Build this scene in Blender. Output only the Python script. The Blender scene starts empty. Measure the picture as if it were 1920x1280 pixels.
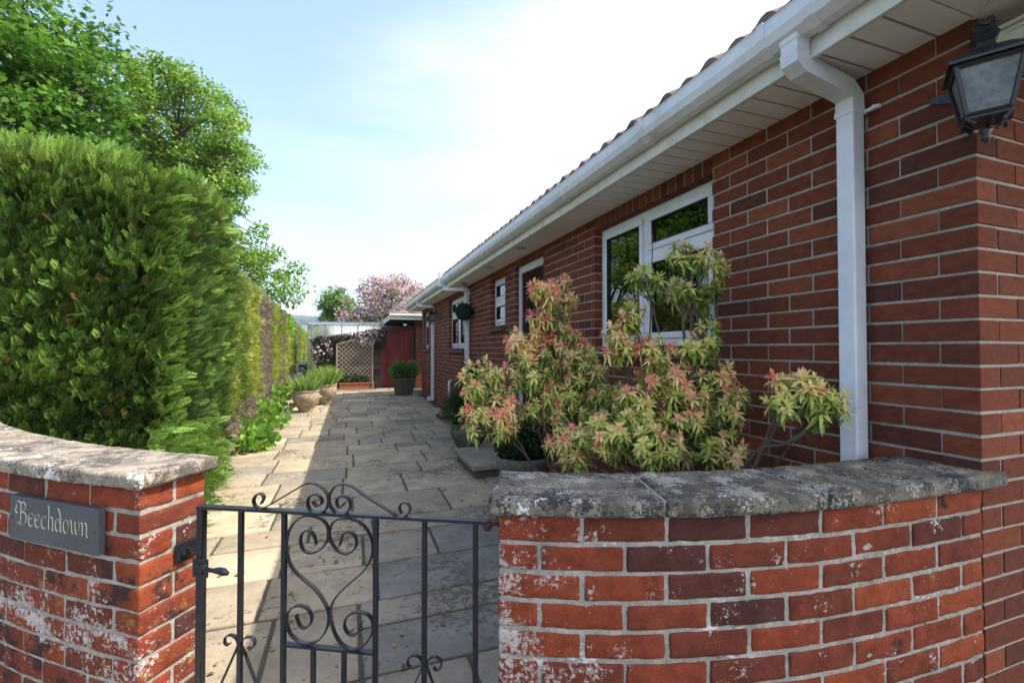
import bpy, bmesh, math, random
import numpy as np
from mathutils import Vector, Matrix, noise as mnoise
R = math.radians
rng = np.random.default_rng(7); random.seed(7)
SC = bpy.context.scene

# ------------------------------------------------------------ camera, sky, sun, exposure
EYE = 1.265
cam = bpy.data.cameras.new('camera'); cam.lens = 16; cam.sensor_width = 36
cam.clip_start = .02; cam.clip_end = 12000
co = bpy.data.objects.new('camera', cam); SC.collection.objects.link(co)
co.location = (0, 0, EYE); co.rotation_euler = (R(91.0), 0, R(-19.7)); SC.camera = co

TS = Vector((.75, -.25, 1)).normalized()          # towards the sun
elev = math.asin(TS.z); azim = math.atan2(TS.x, TS.y)
W = bpy.data.worlds.new('World'); SC.world = W; W.use_nodes = True
nt = W.node_tree; N = nt.nodes; L = nt.links; N.clear()
out = N.new('ShaderNodeOutputWorld'); bg = N.new('ShaderNodeBackground'); bg.inputs[1].default_value = .15
sky = N.new('ShaderNodeTexSky'); sky.sky_type = 'NISHITA'; sky.sun_disc = False
sky.sun_elevation = elev; sky.sun_rotation = azim; sky.dust_density = 1.6; sky.air_density = 1.0; sky.ozone_density = 1.6
tc = N.new('ShaderNodeTexCoord')
mp = N.new('ShaderNodeMapping'); mp.inputs['Scale'].default_value = (1.1, 1.1, 6.5); mp.inputs['Rotation'].default_value = (.12, .1, .3)
no = N.new('ShaderNodeTexNoise'); no.inputs['Scale'].default_value = 1.35; no.inputs['Detail'].default_value = 6; no.inputs['Roughness'].default_value = .52
sp = N.new('ShaderNodeSeparateXYZ')
L.new(tc.outputs['Generated'], mp.inputs[0]); L.new(mp.outputs[0], no.inputs[0]); L.new(tc.outputs['Generated'], sp.inputs[0])
def wm(op, a, b):
    m = N.new('ShaderNodeMath'); m.operation = op
    for i, q in enumerate((a, b)):
        if isinstance(q, (int, float)): m.inputs[i].default_value = q
        else: L.new(q, m.inputs[i])
    return m.outputs[0]
bias = wm('ADD', wm('MULTIPLY', sp.outputs[0], 1.15), wm('MULTIPLY', sp.outputs[2], -.75))
val = wm('ADD', wm('MULTIPLY', no.outputs[0], 1.35), wm('ADD', bias, -.02))
rp = N.new('ShaderNodeValToRGB'); rp.color_ramp.elements[0].position = .20; rp.color_ramp.elements[1].position = .9; rp.color_ramp.elements[0].color = (.06, .06, .06, 1)
rp.color_ramp.interpolation = 'EASE'
L.new(val, rp.inputs[0])
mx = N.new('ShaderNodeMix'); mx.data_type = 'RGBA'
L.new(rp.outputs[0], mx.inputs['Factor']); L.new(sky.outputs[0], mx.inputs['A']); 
cb_ = N.new('ShaderNodeMix'); cb_.data_type = 'RGBA'      # extra-bright cloud added behind the viewer as unseen fill light
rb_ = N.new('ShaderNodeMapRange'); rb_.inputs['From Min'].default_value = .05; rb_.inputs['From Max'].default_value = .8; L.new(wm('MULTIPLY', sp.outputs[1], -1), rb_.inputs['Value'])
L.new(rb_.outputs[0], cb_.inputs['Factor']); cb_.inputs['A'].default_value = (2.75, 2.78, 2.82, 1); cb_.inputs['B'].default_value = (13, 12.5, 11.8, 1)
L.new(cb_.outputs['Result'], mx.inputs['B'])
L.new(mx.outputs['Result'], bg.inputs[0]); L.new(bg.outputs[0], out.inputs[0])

sl = bpy.data.lights.new('sun', 'SUN'); sl.energy = 3.0; sl.angle = R(.55); sl.color = (1, .94, .84)
so = bpy.data.objects.new('sun', sl); SC.collection.objects.link(so)
so.rotation_euler = TS.to_track_quat('Z', 'Y').to_euler()
SC.view_settings.view_transform = 'Standard'; SC.view_settings.look = 'None'
SC.view_settings.exposure = 1.5; SC.view_settings.gamma = 1; SC.view_settings.use_curve_mapping = False
SC.cycles.max_bounces = 8; SC.cycles.transparent_max_bounces = 12
SC.cycles.use_denoising = True; SC.cycles.denoiser = 'OPENIMAGEDENOISE'; SC.cycles.denoising_input_passes = 'RGB_ALBEDO_NORMAL'; SC.cycles.denoising_prefilter = 'NONE'; SC.cycles.pixel_filter_type = 'BLACKMAN_HARRIS'; SC.cycles.filter_width = 1.6; SC.cycles.sample_clamp_indirect = 4

# ------------------------------------------------------------ helpers
PSI = R(19.7); SN, CS = math.sin(PSI), math.cos(PSI); F = 853.3; HY = 654.5
def P(px, py, dep):                                # a point of the place at a given distance ahead
    r = (px - 960) / F
    return Vector((dep * (SN + CS * r), dep * (CS - SN * r), EYE + (HY - py) / F * dep))

def tag(o, label=None, cat=None, group=None, kind=None):
    if label: o['label'] = label
    if cat: o['category'] = cat
    if group: o['group'] = group
    if kind: o['kind'] = kind
    return o
def thing(name, label, cat, loc=(0, 0, 0), rz=0, group=None):
    o = bpy.data.objects.new(name, None); SC.collection.objects.link(o)
    o.empty_display_size = .1; o.location = loc; o.rotation_euler = (0, 0, rz)
    return tag(o, label, cat, group)
def copy_tree(o, parent=None):
    c = o.copy(); SC.collection.objects.link(c); c.parent = parent
    for ch in list(o.children): copy_tree(ch, c)
    return c

def link(name, me, mat, parent=None, smooth=False, world=True):
    o = bpy.data.objects.new(name, me); SC.collection.objects.link(o)
    if mat is not None: me.materials.append(mat)
    if smooth: me.polygons.foreach_set('use_smooth', [True] * len(me.polygons))
    if parent is not None:
        o.parent = parent
        if world:                                  # vertices given in world space: bring them into the parent's
            m = Matrix.Identity(4); p = parent; chain = []
            while p is not None:
                chain.append(p); p = p.parent
            for q in reversed(chain):
                m = m @ (Matrix.Translation(q.location) @ q.rotation_euler.to_matrix().to_4x4())
            me.transform(m.inverted())
    elif world and len(me.vertices):
        n = len(me.vertices); a = np.empty(n * 3); me.vertices.foreach_get('co', a); a = a.reshape(-1, 3)
        c = Vector((float((a[:, 0].min() + a[:, 0].max()) / 2), float((a[:, 1].min() + a[:, 1].max()) / 2), float(a[:, 2].min())))
        me.transform(Matrix.Translation(-c)); o.location = c
    return o

class MB:
    def __init__(s): s.v = []; s.f = []; s.t = []; s.tone = 0.5
    def add(s, vs, fs):
        b = len(s.v); s.v.extend([tuple(x) for x in vs])
        for f in fs: s.f.append(tuple(b + i for i in f)); s.t.append(s.tone)
        return s
    def box(s, x0, x1, y0, y1, z0, z1, M=None):
        vs = [(x, y, z) for z in (z0, z1) for y in (y0, y1) for x in (x0, x1)]
        if M: vs = [M(*p) for p in vs]
        return s.add(vs, [(0, 2, 3, 1), (4, 5, 7, 6), (0, 1, 5, 4), (2, 6, 7, 3), (0, 4, 6, 2), (1, 3, 7, 5)])
    def rbox(s, x0, x1, y0, y1, z0, z1, M=None, r=.004, n=(1, 1, 1), nz=0, seed=0, ns=30):
        """a box with rounded arrises and uneven faces"""
        def lin(a, b, k):
            rr = min(r, (b - a) * .4)
            return [a] + [a + rr + (b - a - 2 * rr) * i / k for i in range(k + 1)] + [b]
        X, Y, Z = lin(x0, x1, n[0]), lin(y0, y1, n[1]), lin(z0, z1, n[2])
        idx = {}; vs = []; fs = []
        lo = (x0, y0, z0); hi = (x1, y1, z1)
        def g(i, j, k):
            if (i, j, k) in idx: return idx[i, j, k]
            p = [X[i], Y[j], Z[k]]; q = []
            for a in range(3):
                rr = min(r, (hi[a] - lo[a]) * .4); q.append(min(max(p[a], lo[a] + rr), hi[a] - rr))
            d = Vector(p) - Vector(q); c = Vector(q)
            if d.length > 0: d.normalize(); c = c + d * r
            if nz:
                w = mnoise.noise(c * ns + Vector((seed, seed * 1.7, 0))) + .5 * mnoise.noise(c * ns * 3 + Vector((0, seed, 3)))
                c = c + d * (w * nz)
            c = M(*c) if M else c
            idx[i, j, k] = len(vs); vs.append(tuple(c)); return idx[i, j, k]
        a, b, c = len(X) - 1, len(Y) - 1, len(Z) - 1
        for i in range(a):
            for k in range(c):
                fs.append((g(i, 0, k), g(i + 1, 0, k), g(i + 1, 0, k + 1), g(i, 0, k + 1)))
                fs.append((g(i, b, k), g(i, b, k + 1), g(i + 1, b, k + 1), g(i + 1, b, k)))
            for j in range(b):
                fs.append((g(i, j, 0), g(i, j + 1, 0), g(i + 1, j + 1, 0), g(i + 1, j, 0)))
                fs.append((g(i, j, c), g(i + 1, j, c), g(i + 1, j + 1, c), g(i, j + 1, c)))
        for j in range(b):
            for k in range(c):
                fs.append((g(0, j, k), g(0, j, k + 1), g(0, j + 1, k + 1), g(0, j + 1, k)))
                fs.append((g(a, j, k), g(a, j + 1, k), g(a, j + 1, k + 1), g(a, j, k + 1)))
        return s.add(vs, fs)
    def tube(s, pts, rad, n=6, cap=True, flat=None):
        pts = [Vector(p) for p in pts]; m = len(pts)
        rads = rad if hasattr(rad, '__len__') else [rad] * m
        vs = []; up = Vector((0, 0, 1)); prev = None
        for i, p in enumerate(pts):
            t = (pts[min(i + 1, m - 1)] - pts[max(i - 1, 0)])
            if t.length < 1e-9: t = Vector((0, 0, 1))
            t.normalize()
            if flat is not None: a = Vector(flat).normalized(); b = t.cross(a).normalized()
            else:
                if prev is None: prev = t.orthogonal()
                a = (prev - t * prev.dot(t))
                if a.length < 1e-6: a = t.orthogonal()
                a.normalize(); prev = a; b = t.cross(a)
            for k in range(n):
                th = 2 * math.pi * (k + .5) / n
                vs.append(p + (a * math.cos(th) + b * math.sin(th)) * rads[i])
        fs = [(i * n + k, i * n + (k + 1) % n, (i + 1) * n + (k + 1) % n, (i + 1) * n + k) for i in range(m - 1) for k in range(n)]
        if cap: fs += [tuple(range(n))[::-1], tuple((m - 1) * n + k for k in range(n))]
        return s.add(vs, fs)
    def strip(s, pts, wv, hw, tv, ht):             # flat bar: half width hw along wv, half thickness ht sideways
        pts = [Vector(p) for p in pts]; m = len(pts); wv = Vector(wv).normalized(); vs = []
        for i, p in enumerate(pts):
            t = (pts[min(i + 1, m - 1)] - pts[max(i - 1, 0)]).normalized(); b = t.cross(wv).normalized()
            for sx, sy in ((-1, -1), (1, -1), (1, 1), (-1, 1)): vs.append(p + wv * hw * sx + b * ht * sy)
        fs = [(i * 4 + k, i * 4 + (k + 1) % 4, (i + 1) * 4 + (k + 1) % 4, (i + 1) * 4 + k) for i in range(m - 1) for k in range(4)]
        fs += [(3, 2, 1, 0), tuple((m - 1) * 4 + k for k in range(4))]
        return s.add(vs, fs)
    def lathe(s, prof, c=(0, 0, 0), n=32, lump=0, ribs=0, seed=0):
        vs = []
        for i, (r, z) in enumerate(prof):
            for k in range(n):
                a = 2 * math.pi * k / n
                rr = r * (1 + lump * mnoise.noise(Vector((math.cos(a) * 2 + seed, math.sin(a) * 2, z * 9))) + ribs * (1 if k % 4 < 2 else -1) * .5)
                vs.append((c[0] + rr * math.cos(a), c[1] + rr * math.sin(a), c[2] + z))
        m = len(prof)
        return s.add(vs, [(i * n + k, i * n + (k + 1) % n, (i + 1) * n + (k + 1) % n, (i + 1) * n + k) for i in range(m - 1) for k in range(n)])
    def prism(s, poly, M):                         # poly in (a,b); M(a,b,c) for c in 0,1
        n = len(poly)
        vs = [M(a, b, 0) for a, b in poly] + [M(a, b, 1) for a, b in poly]
        return s.add(vs, [tuple(range(n))[::-1], tuple(range(n, 2 * n))] + [(i, (i + 1) % n, n + (i + 1) % n, n + i) for i in range(n)])
    def build(s, name, mat, parent=None, smooth=False, world=True):
        me = bpy.data.meshes.new(name); me.from_pydata(s.v, [], s.f); me.update()
        at = me.attributes.new('tone', 'FLOAT', 'FACE'); at.data.foreach_set('value', s.t)
        return link(name, me, mat, parent, smooth, world)

def bulk(name, tv, tf, Ms, ts, mat, parent=None, smooth=False):
    """many copies of a small template (leaves) baked into one mesh. Ms (n,3,4), ts per copy or (n,faces)"""
    tv = np.asarray(tv, float); n = len(Ms); k = len(tv)
    V = np.einsum('nij,kj->nki', Ms[:, :, :3], tv) + Ms[:, None, :, 3]
    me = bpy.data.meshes.new(name); me.vertices.add(n * k); me.vertices.foreach_set('co', V.reshape(-1).astype(np.float32))
    sizes = np.array([len(f) for f in tf]); flat = np.concatenate([np.array(f) for f in tf])
    lv = (flat[None, :] + (np.arange(n) * k)[:, None]).reshape(-1).astype(np.int32)
    st = np.concatenate([[0], np.cumsum(sizes)[:-1]]); ls = (st[None, :] + (np.arange(n) * sizes.sum())[:, None]).reshape(-1).astype(np.int32)
    me.loops.add(len(lv)); me.loops.foreach_set('vertex_index', lv)
    me.polygons.add(n * len(tf)); me.polygons.foreach_set('loop_start', ls)
    try: me.polygons.foreach_set('loop_total', np.tile(sizes, n).astype(np.int32))
    except Exception: pass
    me.update(calc_edges=True)
    ts = np.asarray(ts, float)
    if ts.ndim == 1: ts = np.repeat(ts[:, None], len(tf), 1)
    at = me.attributes.new('tone', 'FLOAT', 'FACE'); at.data.foreach_set('value', ts.reshape(-1).astype(np.float32))
    return link(name, me, mat, parent, smooth)

def frames(pos, axis, scale, roll=None, up=None):
    """(n,3,4) matrices: local Y along axis, local Z towards up-ish normal"""
    n = len(pos); y = axis / np.maximum(np.linalg.norm(axis, axis=1, keepdims=True), 1e-9)
    ref = rng.normal(size=(n, 3)) if up is None else np.asarray(up) + rng.normal(size=(n, 3)) * .001
    x = np.cross(y, ref); x /= np.maximum(np.linalg.norm(x, axis=1, keepdims=True), 1e-9); z = np.cross(x, y)
    s = np.asarray(scale, float).reshape(-1, 1)
    return np.stack([x * s, y * s, z * s, pos], axis=2)

# ------------------------------------------------------------ materials
def mk(name, ramp, src='tone', rough=.7, mott=None, bump=None, trans=0, metal=0, spec=.5, extra=None, stretch=(1, 1, 1), bump2=None):
    m = bpy.data.materials.new(name); m.use_nodes = True; n = m.node_tree.nodes; l = m.node_tree.links
    b = n['Principled BSDF']; b.inputs['Roughness'].default_value = rough; b.inputs['Metallic'].default_value = metal
    b.inputs['Specular IOR Level'].default_value = spec
    t = n.new('ShaderNodeTexCoord'); mp_ = n.new('ShaderNodeMapping'); mp_.inputs['Scale'].default_value = stretch
    l.new(t.outputs['Object'], mp_.inputs[0]); vec = mp_.outputs[0]
    def noise(sc, det=4, ro=.6, v=None):
        q = n.new('ShaderNodeTexNoise'); q.inputs['Scale'].default_value = sc; q.inputs['Detail'].default_value = det
        q.inputs['Roughness'].default_value = ro; l.new(v or vec, q.inputs[0]); return q.outputs[0]
    def rampn(inp, els, ease=False):
        r = n.new('ShaderNodeValToRGB'); c = r.color_ramp
        while len(c.elements) < len(els): c.elements.new(.5)
        for e, (p, col) in zip(c.elements, els):
            e.position = p; e.color = (*col, 1) if len(col) == 3 else col
        if ease: c.interpolation = 'EASE'
        l.new(inp, r.inputs[0]); return r.outputs[0]
    def mix(fac, a, bb, mode='MIX'):
        x = n.new('ShaderNodeMix'); x.data_type = 'RGBA'; x.blend_type = mode
        for nm, q in (('Factor', fac), ('A', a), ('B', bb)):
            if isinstance(q, (int, float)): x.inputs[nm].default_value = q
            elif isinstance(q, tuple): x.inputs[nm].default_value = (*q, 1)
            else: l.new(q, x.inputs[nm])
        return x.outputs['Result']
    def math_(op, a, bb):
        x = n.new('ShaderNodeMath'); x.operation = op
        for i, q in enumerate((a, bb)):
            if isinstance(q, (int, float)): x.inputs[i].default_value = q
            else: l.new(q, x.inputs[i])
        return x.outputs[0]
    if isinstance(ramp, tuple): col = rampn(noise(3), [(0, ramp), (1, ramp)])
    elif src == 'tone':
        a = n.new('ShaderNodeAttribute'); a.attribute_name = 'tone'; col = rampn(a.outputs['Fac'], ramp)
    else: col = rampn(noise(src, 5), ramp)
    if mott:                                       # (amount, scale)
        f = rampn(noise(mott[1], 6, .65), [(.3, (1 - mott[0],) * 3), (.7, (1 + mott[0] * .5,) * 3)])
        col = mix(1.0, col, f, 'MULTIPLY')
    if extra: col = extra(dict(noise=noise, ramp=rampn, mix=mix, math=math_, vec=vec, n=n, l=l, t=t), col)
    l.new(col, b.inputs['Base Color'])
    if bump:
        bp = n.new('ShaderNodeBump'); bp.inputs['Strength'].default_value = bump[0]; bp.inputs['Distance'].default_value = bump[2] if len(bump) > 2 else .004
        h = noise(bump[1], 6, .65)
        if bump2: h = math_('ADD', h, math_('MULTIPLY', noise(bump2[1], 3), bump2[0]))
        l.new(h, bp.inputs['Height']); l.new(bp.outputs[0], b.inputs['Normal'])
    if trans:
        tr = n.new('ShaderNodeBsdfTranslucent'); ms = n.new('ShaderNodeMixShader'); ms.inputs[0].default_value = trans
        hs = n.new('ShaderNodeHueSaturation'); hs.inputs['Value'].default_value = 1.25; hs.inputs['Hue'].default_value = .49; l.new(col, hs.inputs['Color'])
        l.new(hs.outputs[0], tr.inputs[0]); l.new(b.outputs[0], ms.inputs[1]); l.new(tr.outputs[0], ms.inputs[2])
        l.new(ms.outputs[0], n['Material Output'].inputs[0])
    return m

def lichen(cols, thr=.62, scale=60, region=None, soft=.03):
    def f(h, col):
        for c, th, sc in cols:
            a = h['noise'](sc, 5, .7); big = h['noise'](sc * .12, 3, .5)
            v = h['math']('ADD', h['math']('MULTIPLY', a, .6), h['math']('MULTIPLY', big, .55))
            fac = h['ramp'](v, [(th, (0, 0, 0)), (th + soft, (1, 1, 1))])
            col = h['mix'](fac, col, c)
        return col
    return f

M = {}
M['brick_house'] = mk('house_brick', [(0, (.09, .032, .022)), (.3, (.15, .040, .021)), (.7, (.20, .050, .024)), (1, (.26, .072, .032))],
    mott=(.34, 22), rough=.85, bump=(.9, 90, .004), bump2=(.6, 300), stretch=(1, 1, 1.8), spec=.25)
M['brick_garden'] = mk('weathered_brick', [(0, (.085, .030, .024)), (.3, (.165, .040, .023)), (.65, (.235, .049, .023)), (1, (.29, .066, .025))],
    mott=(.35, 18), rough=.85, bump=(.7, 55, .004), bump2=(.5, 260), spec=.25,
    extra=lichen([((.05, .024, .022), .655, 9), ((.30, .12, .03), .67, 13), ((.50, .45, .41), .69, 80), ((.58, .53, .50), .71, 190)], soft=.05))
def bloom(mask, *a, **k):                          # salt bloom gathered on one stretch of the wall
    base = lichen(*a, **k)
    def f(h, col):
        col = base(h, col); sx = h['n'].new('ShaderNodeSeparateXYZ'); h['l'].new(h['vec'], sx.inputs[0]); m = mask(h, sx.outputs)
        v = h['math']('ADD', h['math']('ADD', h['math']('MULTIPLY', h['noise'](70, 5, .75), .55), h['math']('MULTIPLY', h['noise'](7, 3, .5), .45)), m)
        return h['mix'](h['ramp'](v, [(.655, (0, 0, 0)), (.70, (.85, .85, .85))]), col, (.52, .47, .43))
    return f
def m_right(h, o):                                 # near the gate end of the curved wall
    return h['math']('MULTIPLY', h['ramp'](h['math']('MULTIPLY', o[0], -1), [(.42, (0, 0, 0)), (.75, (1, 1, 1))]), .17)
def m_left(h, o):                                  # a sloping band low on the pillar wall
    t_ = h['math']('ABSOLUTE', h['math']('ADD', h['math']('ADD', o[2], h['math']('MULTIPLY', o[0], .25)), -.52), 0)
    return h['math']('MULTIPLY', h['ramp'](t_, [(.05, (1, 1, 1)), (.2, (0, 0, 0))]), .15)
_gb = ([(0, (.085, .030, .024)), (.3, (.165, .040, .023)), (.65, (.235, .049, .023)), (1, (.29, .066, .025))])
_gl = [((.05, .024, .022), .655, 9), ((.27, .13, .03), .70, 13), ((.50, .45, .41), .69, 80)]
for nm_, mk_ in (('brick_right', m_right), ('brick_left', m_left)):
    M[nm_] = mk('weathered_brick', _gb, mott=(.4, 18), rough=.88, bump=(.9, 45, .005), bump2=(.6, 260), spec=.2, extra=bloom(mk_, _gl, soft=.05))
M['mortar'] = mk('mortar', [(.3, (.28, .255, .215)), (.7, (.41, .375, .32))], src=8, mott=(.25, 90), rough=.95, bump=(.5, 220, .002), spec=.15)
M['mortar_old'] = mk('old_mortar', [(.3, (.25, .23, .195)), (.7, (.43, .40, .35))], src=9, mott=(.35, 60), rough=.95, bump=(.8, 120, .004), spec=.15,
    extra=lichen([((.6, .58, .54), .665, 55), ((.10, .10, .09), .67, 30)], soft=.06))
M['coping'] = mk('coping_stone', [(.3, (.13, .115, .088)), (.55, (.205, .18, .14)), (.75, (.29, .26, .21))], src=14, mott=(.35, 60), rough=.93, bump=(.9, 70, .006), bump2=(.6, 260), spec=.2,
    extra=lichen([((.09, .08, .065), .575, 30), ((.045, .044, .05), .60, 70), ((.36, .33, .27), .615, 110), ((.70, .70, .68), .70, 60)], soft=.04))  # darker copy of the coping stone, shade put into its colour
M['coping_sun_painted'] = mk('sun_painted_coping_stone', [(.3, (.22, .19, .15)), (.55, (.33, .28, .22)), (.75, (.42, .37, .31))], src=14, mott=(.35, 60), rough=.93, bump=(.9, 70, .006), bump2=(.6, 260), spec=.2,
    extra=lichen([((.13, .105, .085), .59, 30), ((.10, .09, .085), .63, 60), ((.42, .35, .28), .61, 110), ((.75, .74, .71), .672, 45)], soft=.04))  # paler copy of the coping stone, sunlight put into its colour
M['upvc'] = mk('white_plastic', [(.3, (.66, .66, .68)), (.7, (.74, .74, .76))], src=4, rough=.38, mott=(.10, 9), extra=lichen([((.48, .47, .40), .66, 7)], soft=.12))
M['upvc_cream'] = mk('weathered_white_fascia', [(.25, (.60, .58, .50)), (.7, (.72, .70, .63))], src=3, rough=.45, mott=(.12, 12), extra=lichen([((.42, .41, .30), .655, 9)], soft=.12))
M['soffit'] = mk('soffit_board', [(0, (.30, .27, .25)), (.1, (.30, .27, .25)), (.12, (.80, .76, .71)), (1, (.84, .80, .76))], rough=.5, mott=(.06, 20))
M['black'] = mk('black_painted_iron', [(.3, (.010, .010, .012)), (.7, (.020, .020, .024))], src=30, rough=.38, bump=(.25, 150, .001), spec=.6)
M['rust'] = mk('rusty_iron', [(.3, (.05, .014, .010)), (.7, (.15, .04, .02))], src=40, rough=.8, bump=(.5, 120, .002))
M['slate'] = mk('slate', [(.3, (.048, .050, .062)), (.7, (.07, .073, .088))], src=12, rough=.55, mott=(.12, 40), bump=(.25, 40, .002))
M['letter'] = mk('engraved_lettering', (.50, .50, .36), rough=.8)
def paveX(h, col):
    # moss dots and dark pitting with shapes of their own
    a = h['noise'](22, 5, .7); big = h['noise'](1.7, 3, .5)
    v = h['math']('ADD', h['math']('MULTIPLY', a, .7), h['math']('MULTIPLY', big, .5))
    fac = h['ramp'](v, [(.65, (0, 0, 0)), (.70, (.75, .75, .75))]); col = h['mix'](fac, col, (.095, .085, .065))
    s_ = h['noise'](150, 2, .5); col = h['mix'](h['ramp'](s_, [(.66, (0, 0, 0)), (.72, (.35, .35, .35))]), col, (.06, .055, .05))
    return col
M['paving'] = mk('paving_slab', [(0, (.215, .195, .165)), (.2, (.27, .24, .185)), (.5, (.36, .295, .205)), (.8, (.44, .355, .235)), (1, (.51, .41, .27))],
    mott=(.3, 6), rough=.88, bump=(.7, 24, .006), bump2=(.35, 140), spec=.25, extra=paveX)
M['joint'] = mk('paving_joint', [(.3, (.04, .034, .026)), (.55, (.095, .08, .055)), (.65, (.07, .10, .025))], src=12, rough=.95, bump=(.6, 90, .004))
M['ground'] = mk('meadow_ground', [(.3, (.05, .085, .02)), (.7, (.09, .14, .035))], src=.02, mott=(.3, .4), rough=.95)
M['asphalt'] = mk('asphalt', [(.3, (.045, .045, .045)), (.7, (.07, .068, .065))], src=20, mott=(.3, 200), rough=.93, bump=(.6, 180, .003))
M['soil'] = mk('soil', [(.3, (.035, .024, .015)), (.7, (.08, .055, .035))], src=15, rough=.98, bump=(1, 30, .02))
M['hill'] = mk('hill_grass', [(.35, (.05, .10, .035)), (.5, (.09, .16, .05)), (.65, (.14, .18, .07))], src=.004, rough=1)
M['wood_far'] = mk('far_wood', [(.3, (.02, .04, .018)), (.7, (.05, .085, .03))], src=.05, rough=1)
LEAF = dict(rough=.55, spec=.3)
M['leyland'] = mk('conifer_foliage', [(0, (.20, .11, .04)), (.08, (.03, .065, .014)), (.5, (.09, .175, .03)), (.8, (.16, .29, .045)), (1, (.30, .44, .09))], trans=.14, **LEAF)
M['hedge2'] = mk('clipped_hedge_foliage', [(0, (.20, .15, .12)), (.22, (.34, .26, .20)), (.3, (.11, .19, .035)), (.6, (.24, .33, .055)), (1, (.46, .46, .09))], trans=.3, **LEAF)
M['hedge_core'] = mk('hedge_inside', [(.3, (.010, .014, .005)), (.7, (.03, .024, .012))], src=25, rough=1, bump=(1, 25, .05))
M['hedge_core2'] = mk('twiggy_hedge_inside', [(.3, (.06, .05, .03)), (.7, (.14, .11, .07))], src=25, rough=1, bump=(1, 25, .05))
M['sycamore'] = mk('sycamore_leaves', [(0, (.045, .12, .015)), (.5, (.09, .22, .025)), (1, (.18, .34, .04))], trans=.4, **LEAF)
M['oak'] = mk('young_oak_leaves', [(0, (.09, .19, .03)), (.5, (.17, .31, .045)), (1, (.30, .44, .08))], trans=.42, **LEAF)
M['cherry'] = mk('cherry_blossom', [(0, (.14, .20, .06)), (.2, (.24, .19, .12)), (.38, (.46, .30, .31)), (1, (.78, .60, .64))], trans=.35, **LEAF)
M['apple'] = mk('small_tree_leaves', [(0, (.09, .18, .04)), (1, (.22, .36, .08))], trans=.4, **LEAF)
M['bark'] = mk('bark', [(.3, (.045, .035, .027)), (.7, (.11, .09, .07))], src=12, rough=.95, bump=(.9, 30, .02))
M['twig'] = mk('twig_bark', [(.3, (.05, .038, .03)), (.7, (.13, .095, .07))], src=30, rough=.9)
M['pieris'] = mk('pieris_leaves', [(0, (.12, .20, .04)), (.2, (.33, .43, .08)), (.42, (.66, .67, .19)), (.58, (.86, .74, .36)), (.74, (.92, .50, .32)), (.9, (.85, .27, .20)), (1, (.70, .13, .11))], trans=.38, rough=.42, spec=.45)
M['dark_shrub'] = mk('evergreen_leaves', [(0, (.015, .035, .012)), (.6, (.045, .08, .025)), (1, (.10, .15, .05))], trans=.2, **LEAF)
M['box_ball'] = mk('artificial_box_leaves', [(0, (.008, .03, .014)), (1, (.025, .085, .035))], rough=.5)
M['lush'] = mk('lush_leaves', [(0, (.08, .19, .03)), (1, (.24, .42, .06))], trans=.35, **LEAF)
M['blade'] = mk('grassy_blades', [(0, (.10, .22, .04)), (1, (.34, .46, .12))], trans=.35, **LEAF)
M['clematis_leaf'] = mk('bronze_climber_leaves', [(0, (.03, .04, .02)), (.6, (.075, .06, .04)), (1, (.10, .13, .05))], trans=.25, **LEAF)
M['petal'] = mk('pale_pink_petals', [(0, (.55, .40, .46)), (1, (.78, .70, .74))], trans=.3, rough=.6)
M['forgetmenot'] = mk('pale_blue_petals', [(0, (.40, .46, .62)), (1, (.62, .64, .72))], trans=.3, rough=.6)
M['stone_pot'] = mk('weathered_stone_pot', [(.3, (.24, .18, .12)), (.7, (.48, .37, .24))], src=9, mott=(.35, 22), rough=.92, bump=(.6, 40, .006), extra=lichen([((.10, .09, .06), .66, 14)], soft=.06))
M['grey_pot'] = mk('mossy_pot', [(.3, (.075, .08, .055)), (.7, (.17, .16, .12))], src=7, mott=(.3, 22), rough=.92, bump=(.5, 40, .006))
M['barrel'] = mk('aged_planter', [(.3, (.05, .043, .032)), (.7, (.13, .11, .08))], src=10, rough=.9, bump=(.5, 40, .005))
M['terracotta'] = mk('terracotta', [(.3, (.28, .085, .035)), (.7, (.40, .13, .055))], src=8, rough=.8)
M['glass'] = None; M['glass_green'] = None
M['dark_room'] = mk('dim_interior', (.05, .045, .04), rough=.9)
M['curtain'] = mk('curtain_cloth', [(.3, (.26, .25, .19)), (.7, (.36, .34, .26))], src=6, rough=.9)
M['door'] = mk('brown_door_paint', (.04, .016, .013), rough=.75, spec=.05)
M['seal'] = mk('black_rubber', (.012, .012, .012), rough=.6)
M['red_wood'] = mk('red_stained_boards', [(0, (.12, .015, .012)), (1, (.20, .024, .017))], mott=(.4, 8), rough=.75, bump=(.3, 40, .003), stretch=(1, 1, .15))
M['dark_wood'] = mk('dark_weatherboards', [(0, (.05, .032, .028)), (1, (.15, .105, .09))], mott=(.3, 9), rough=.85, bump=(.3, 30, .003), stretch=(.2, 1, 1))
M['trellis'] = mk('grey_trellis_wood', [(0, (.26, .20, .15)), (1, (.34, .27, .21))], mott=(.2, 20), rough=.85)
M['felt'] = mk('roof_felt', [(.3, (.05, .045, .045)), (.7, (.10, .09, .085))], src=15, rough=.95)
M['tile'] = mk('concrete_roof_tile', [(0, (.10, .075, .065)), (.5, (.16, .115, .10)), (1, (.22, .15, .125))], mott=(.3, 25), rough=.9, bump=(.5, 70, .004), extra=lichen([((.32, .30, .24), .70, 30)], soft=.05))
M['alu'] = mk('greenhouse_frame', (.16, .19, .20), rough=.5, metal=.3)
M['black_plastic'] = mk('black_plastic', (.014, .014, .016), rough=.4)
M['teal'] = mk('dark_teal_glaze', [(.3, (.012, .05, .055)), (.7, (.02, .09, .09))], src=10, rough=.3)
M['rust_metal'] = mk('orange_rusted_sheet', [(.3, (.22, .07, .025)), (.7, (.42, .15, .05))], src=25, rough=.7)
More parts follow.
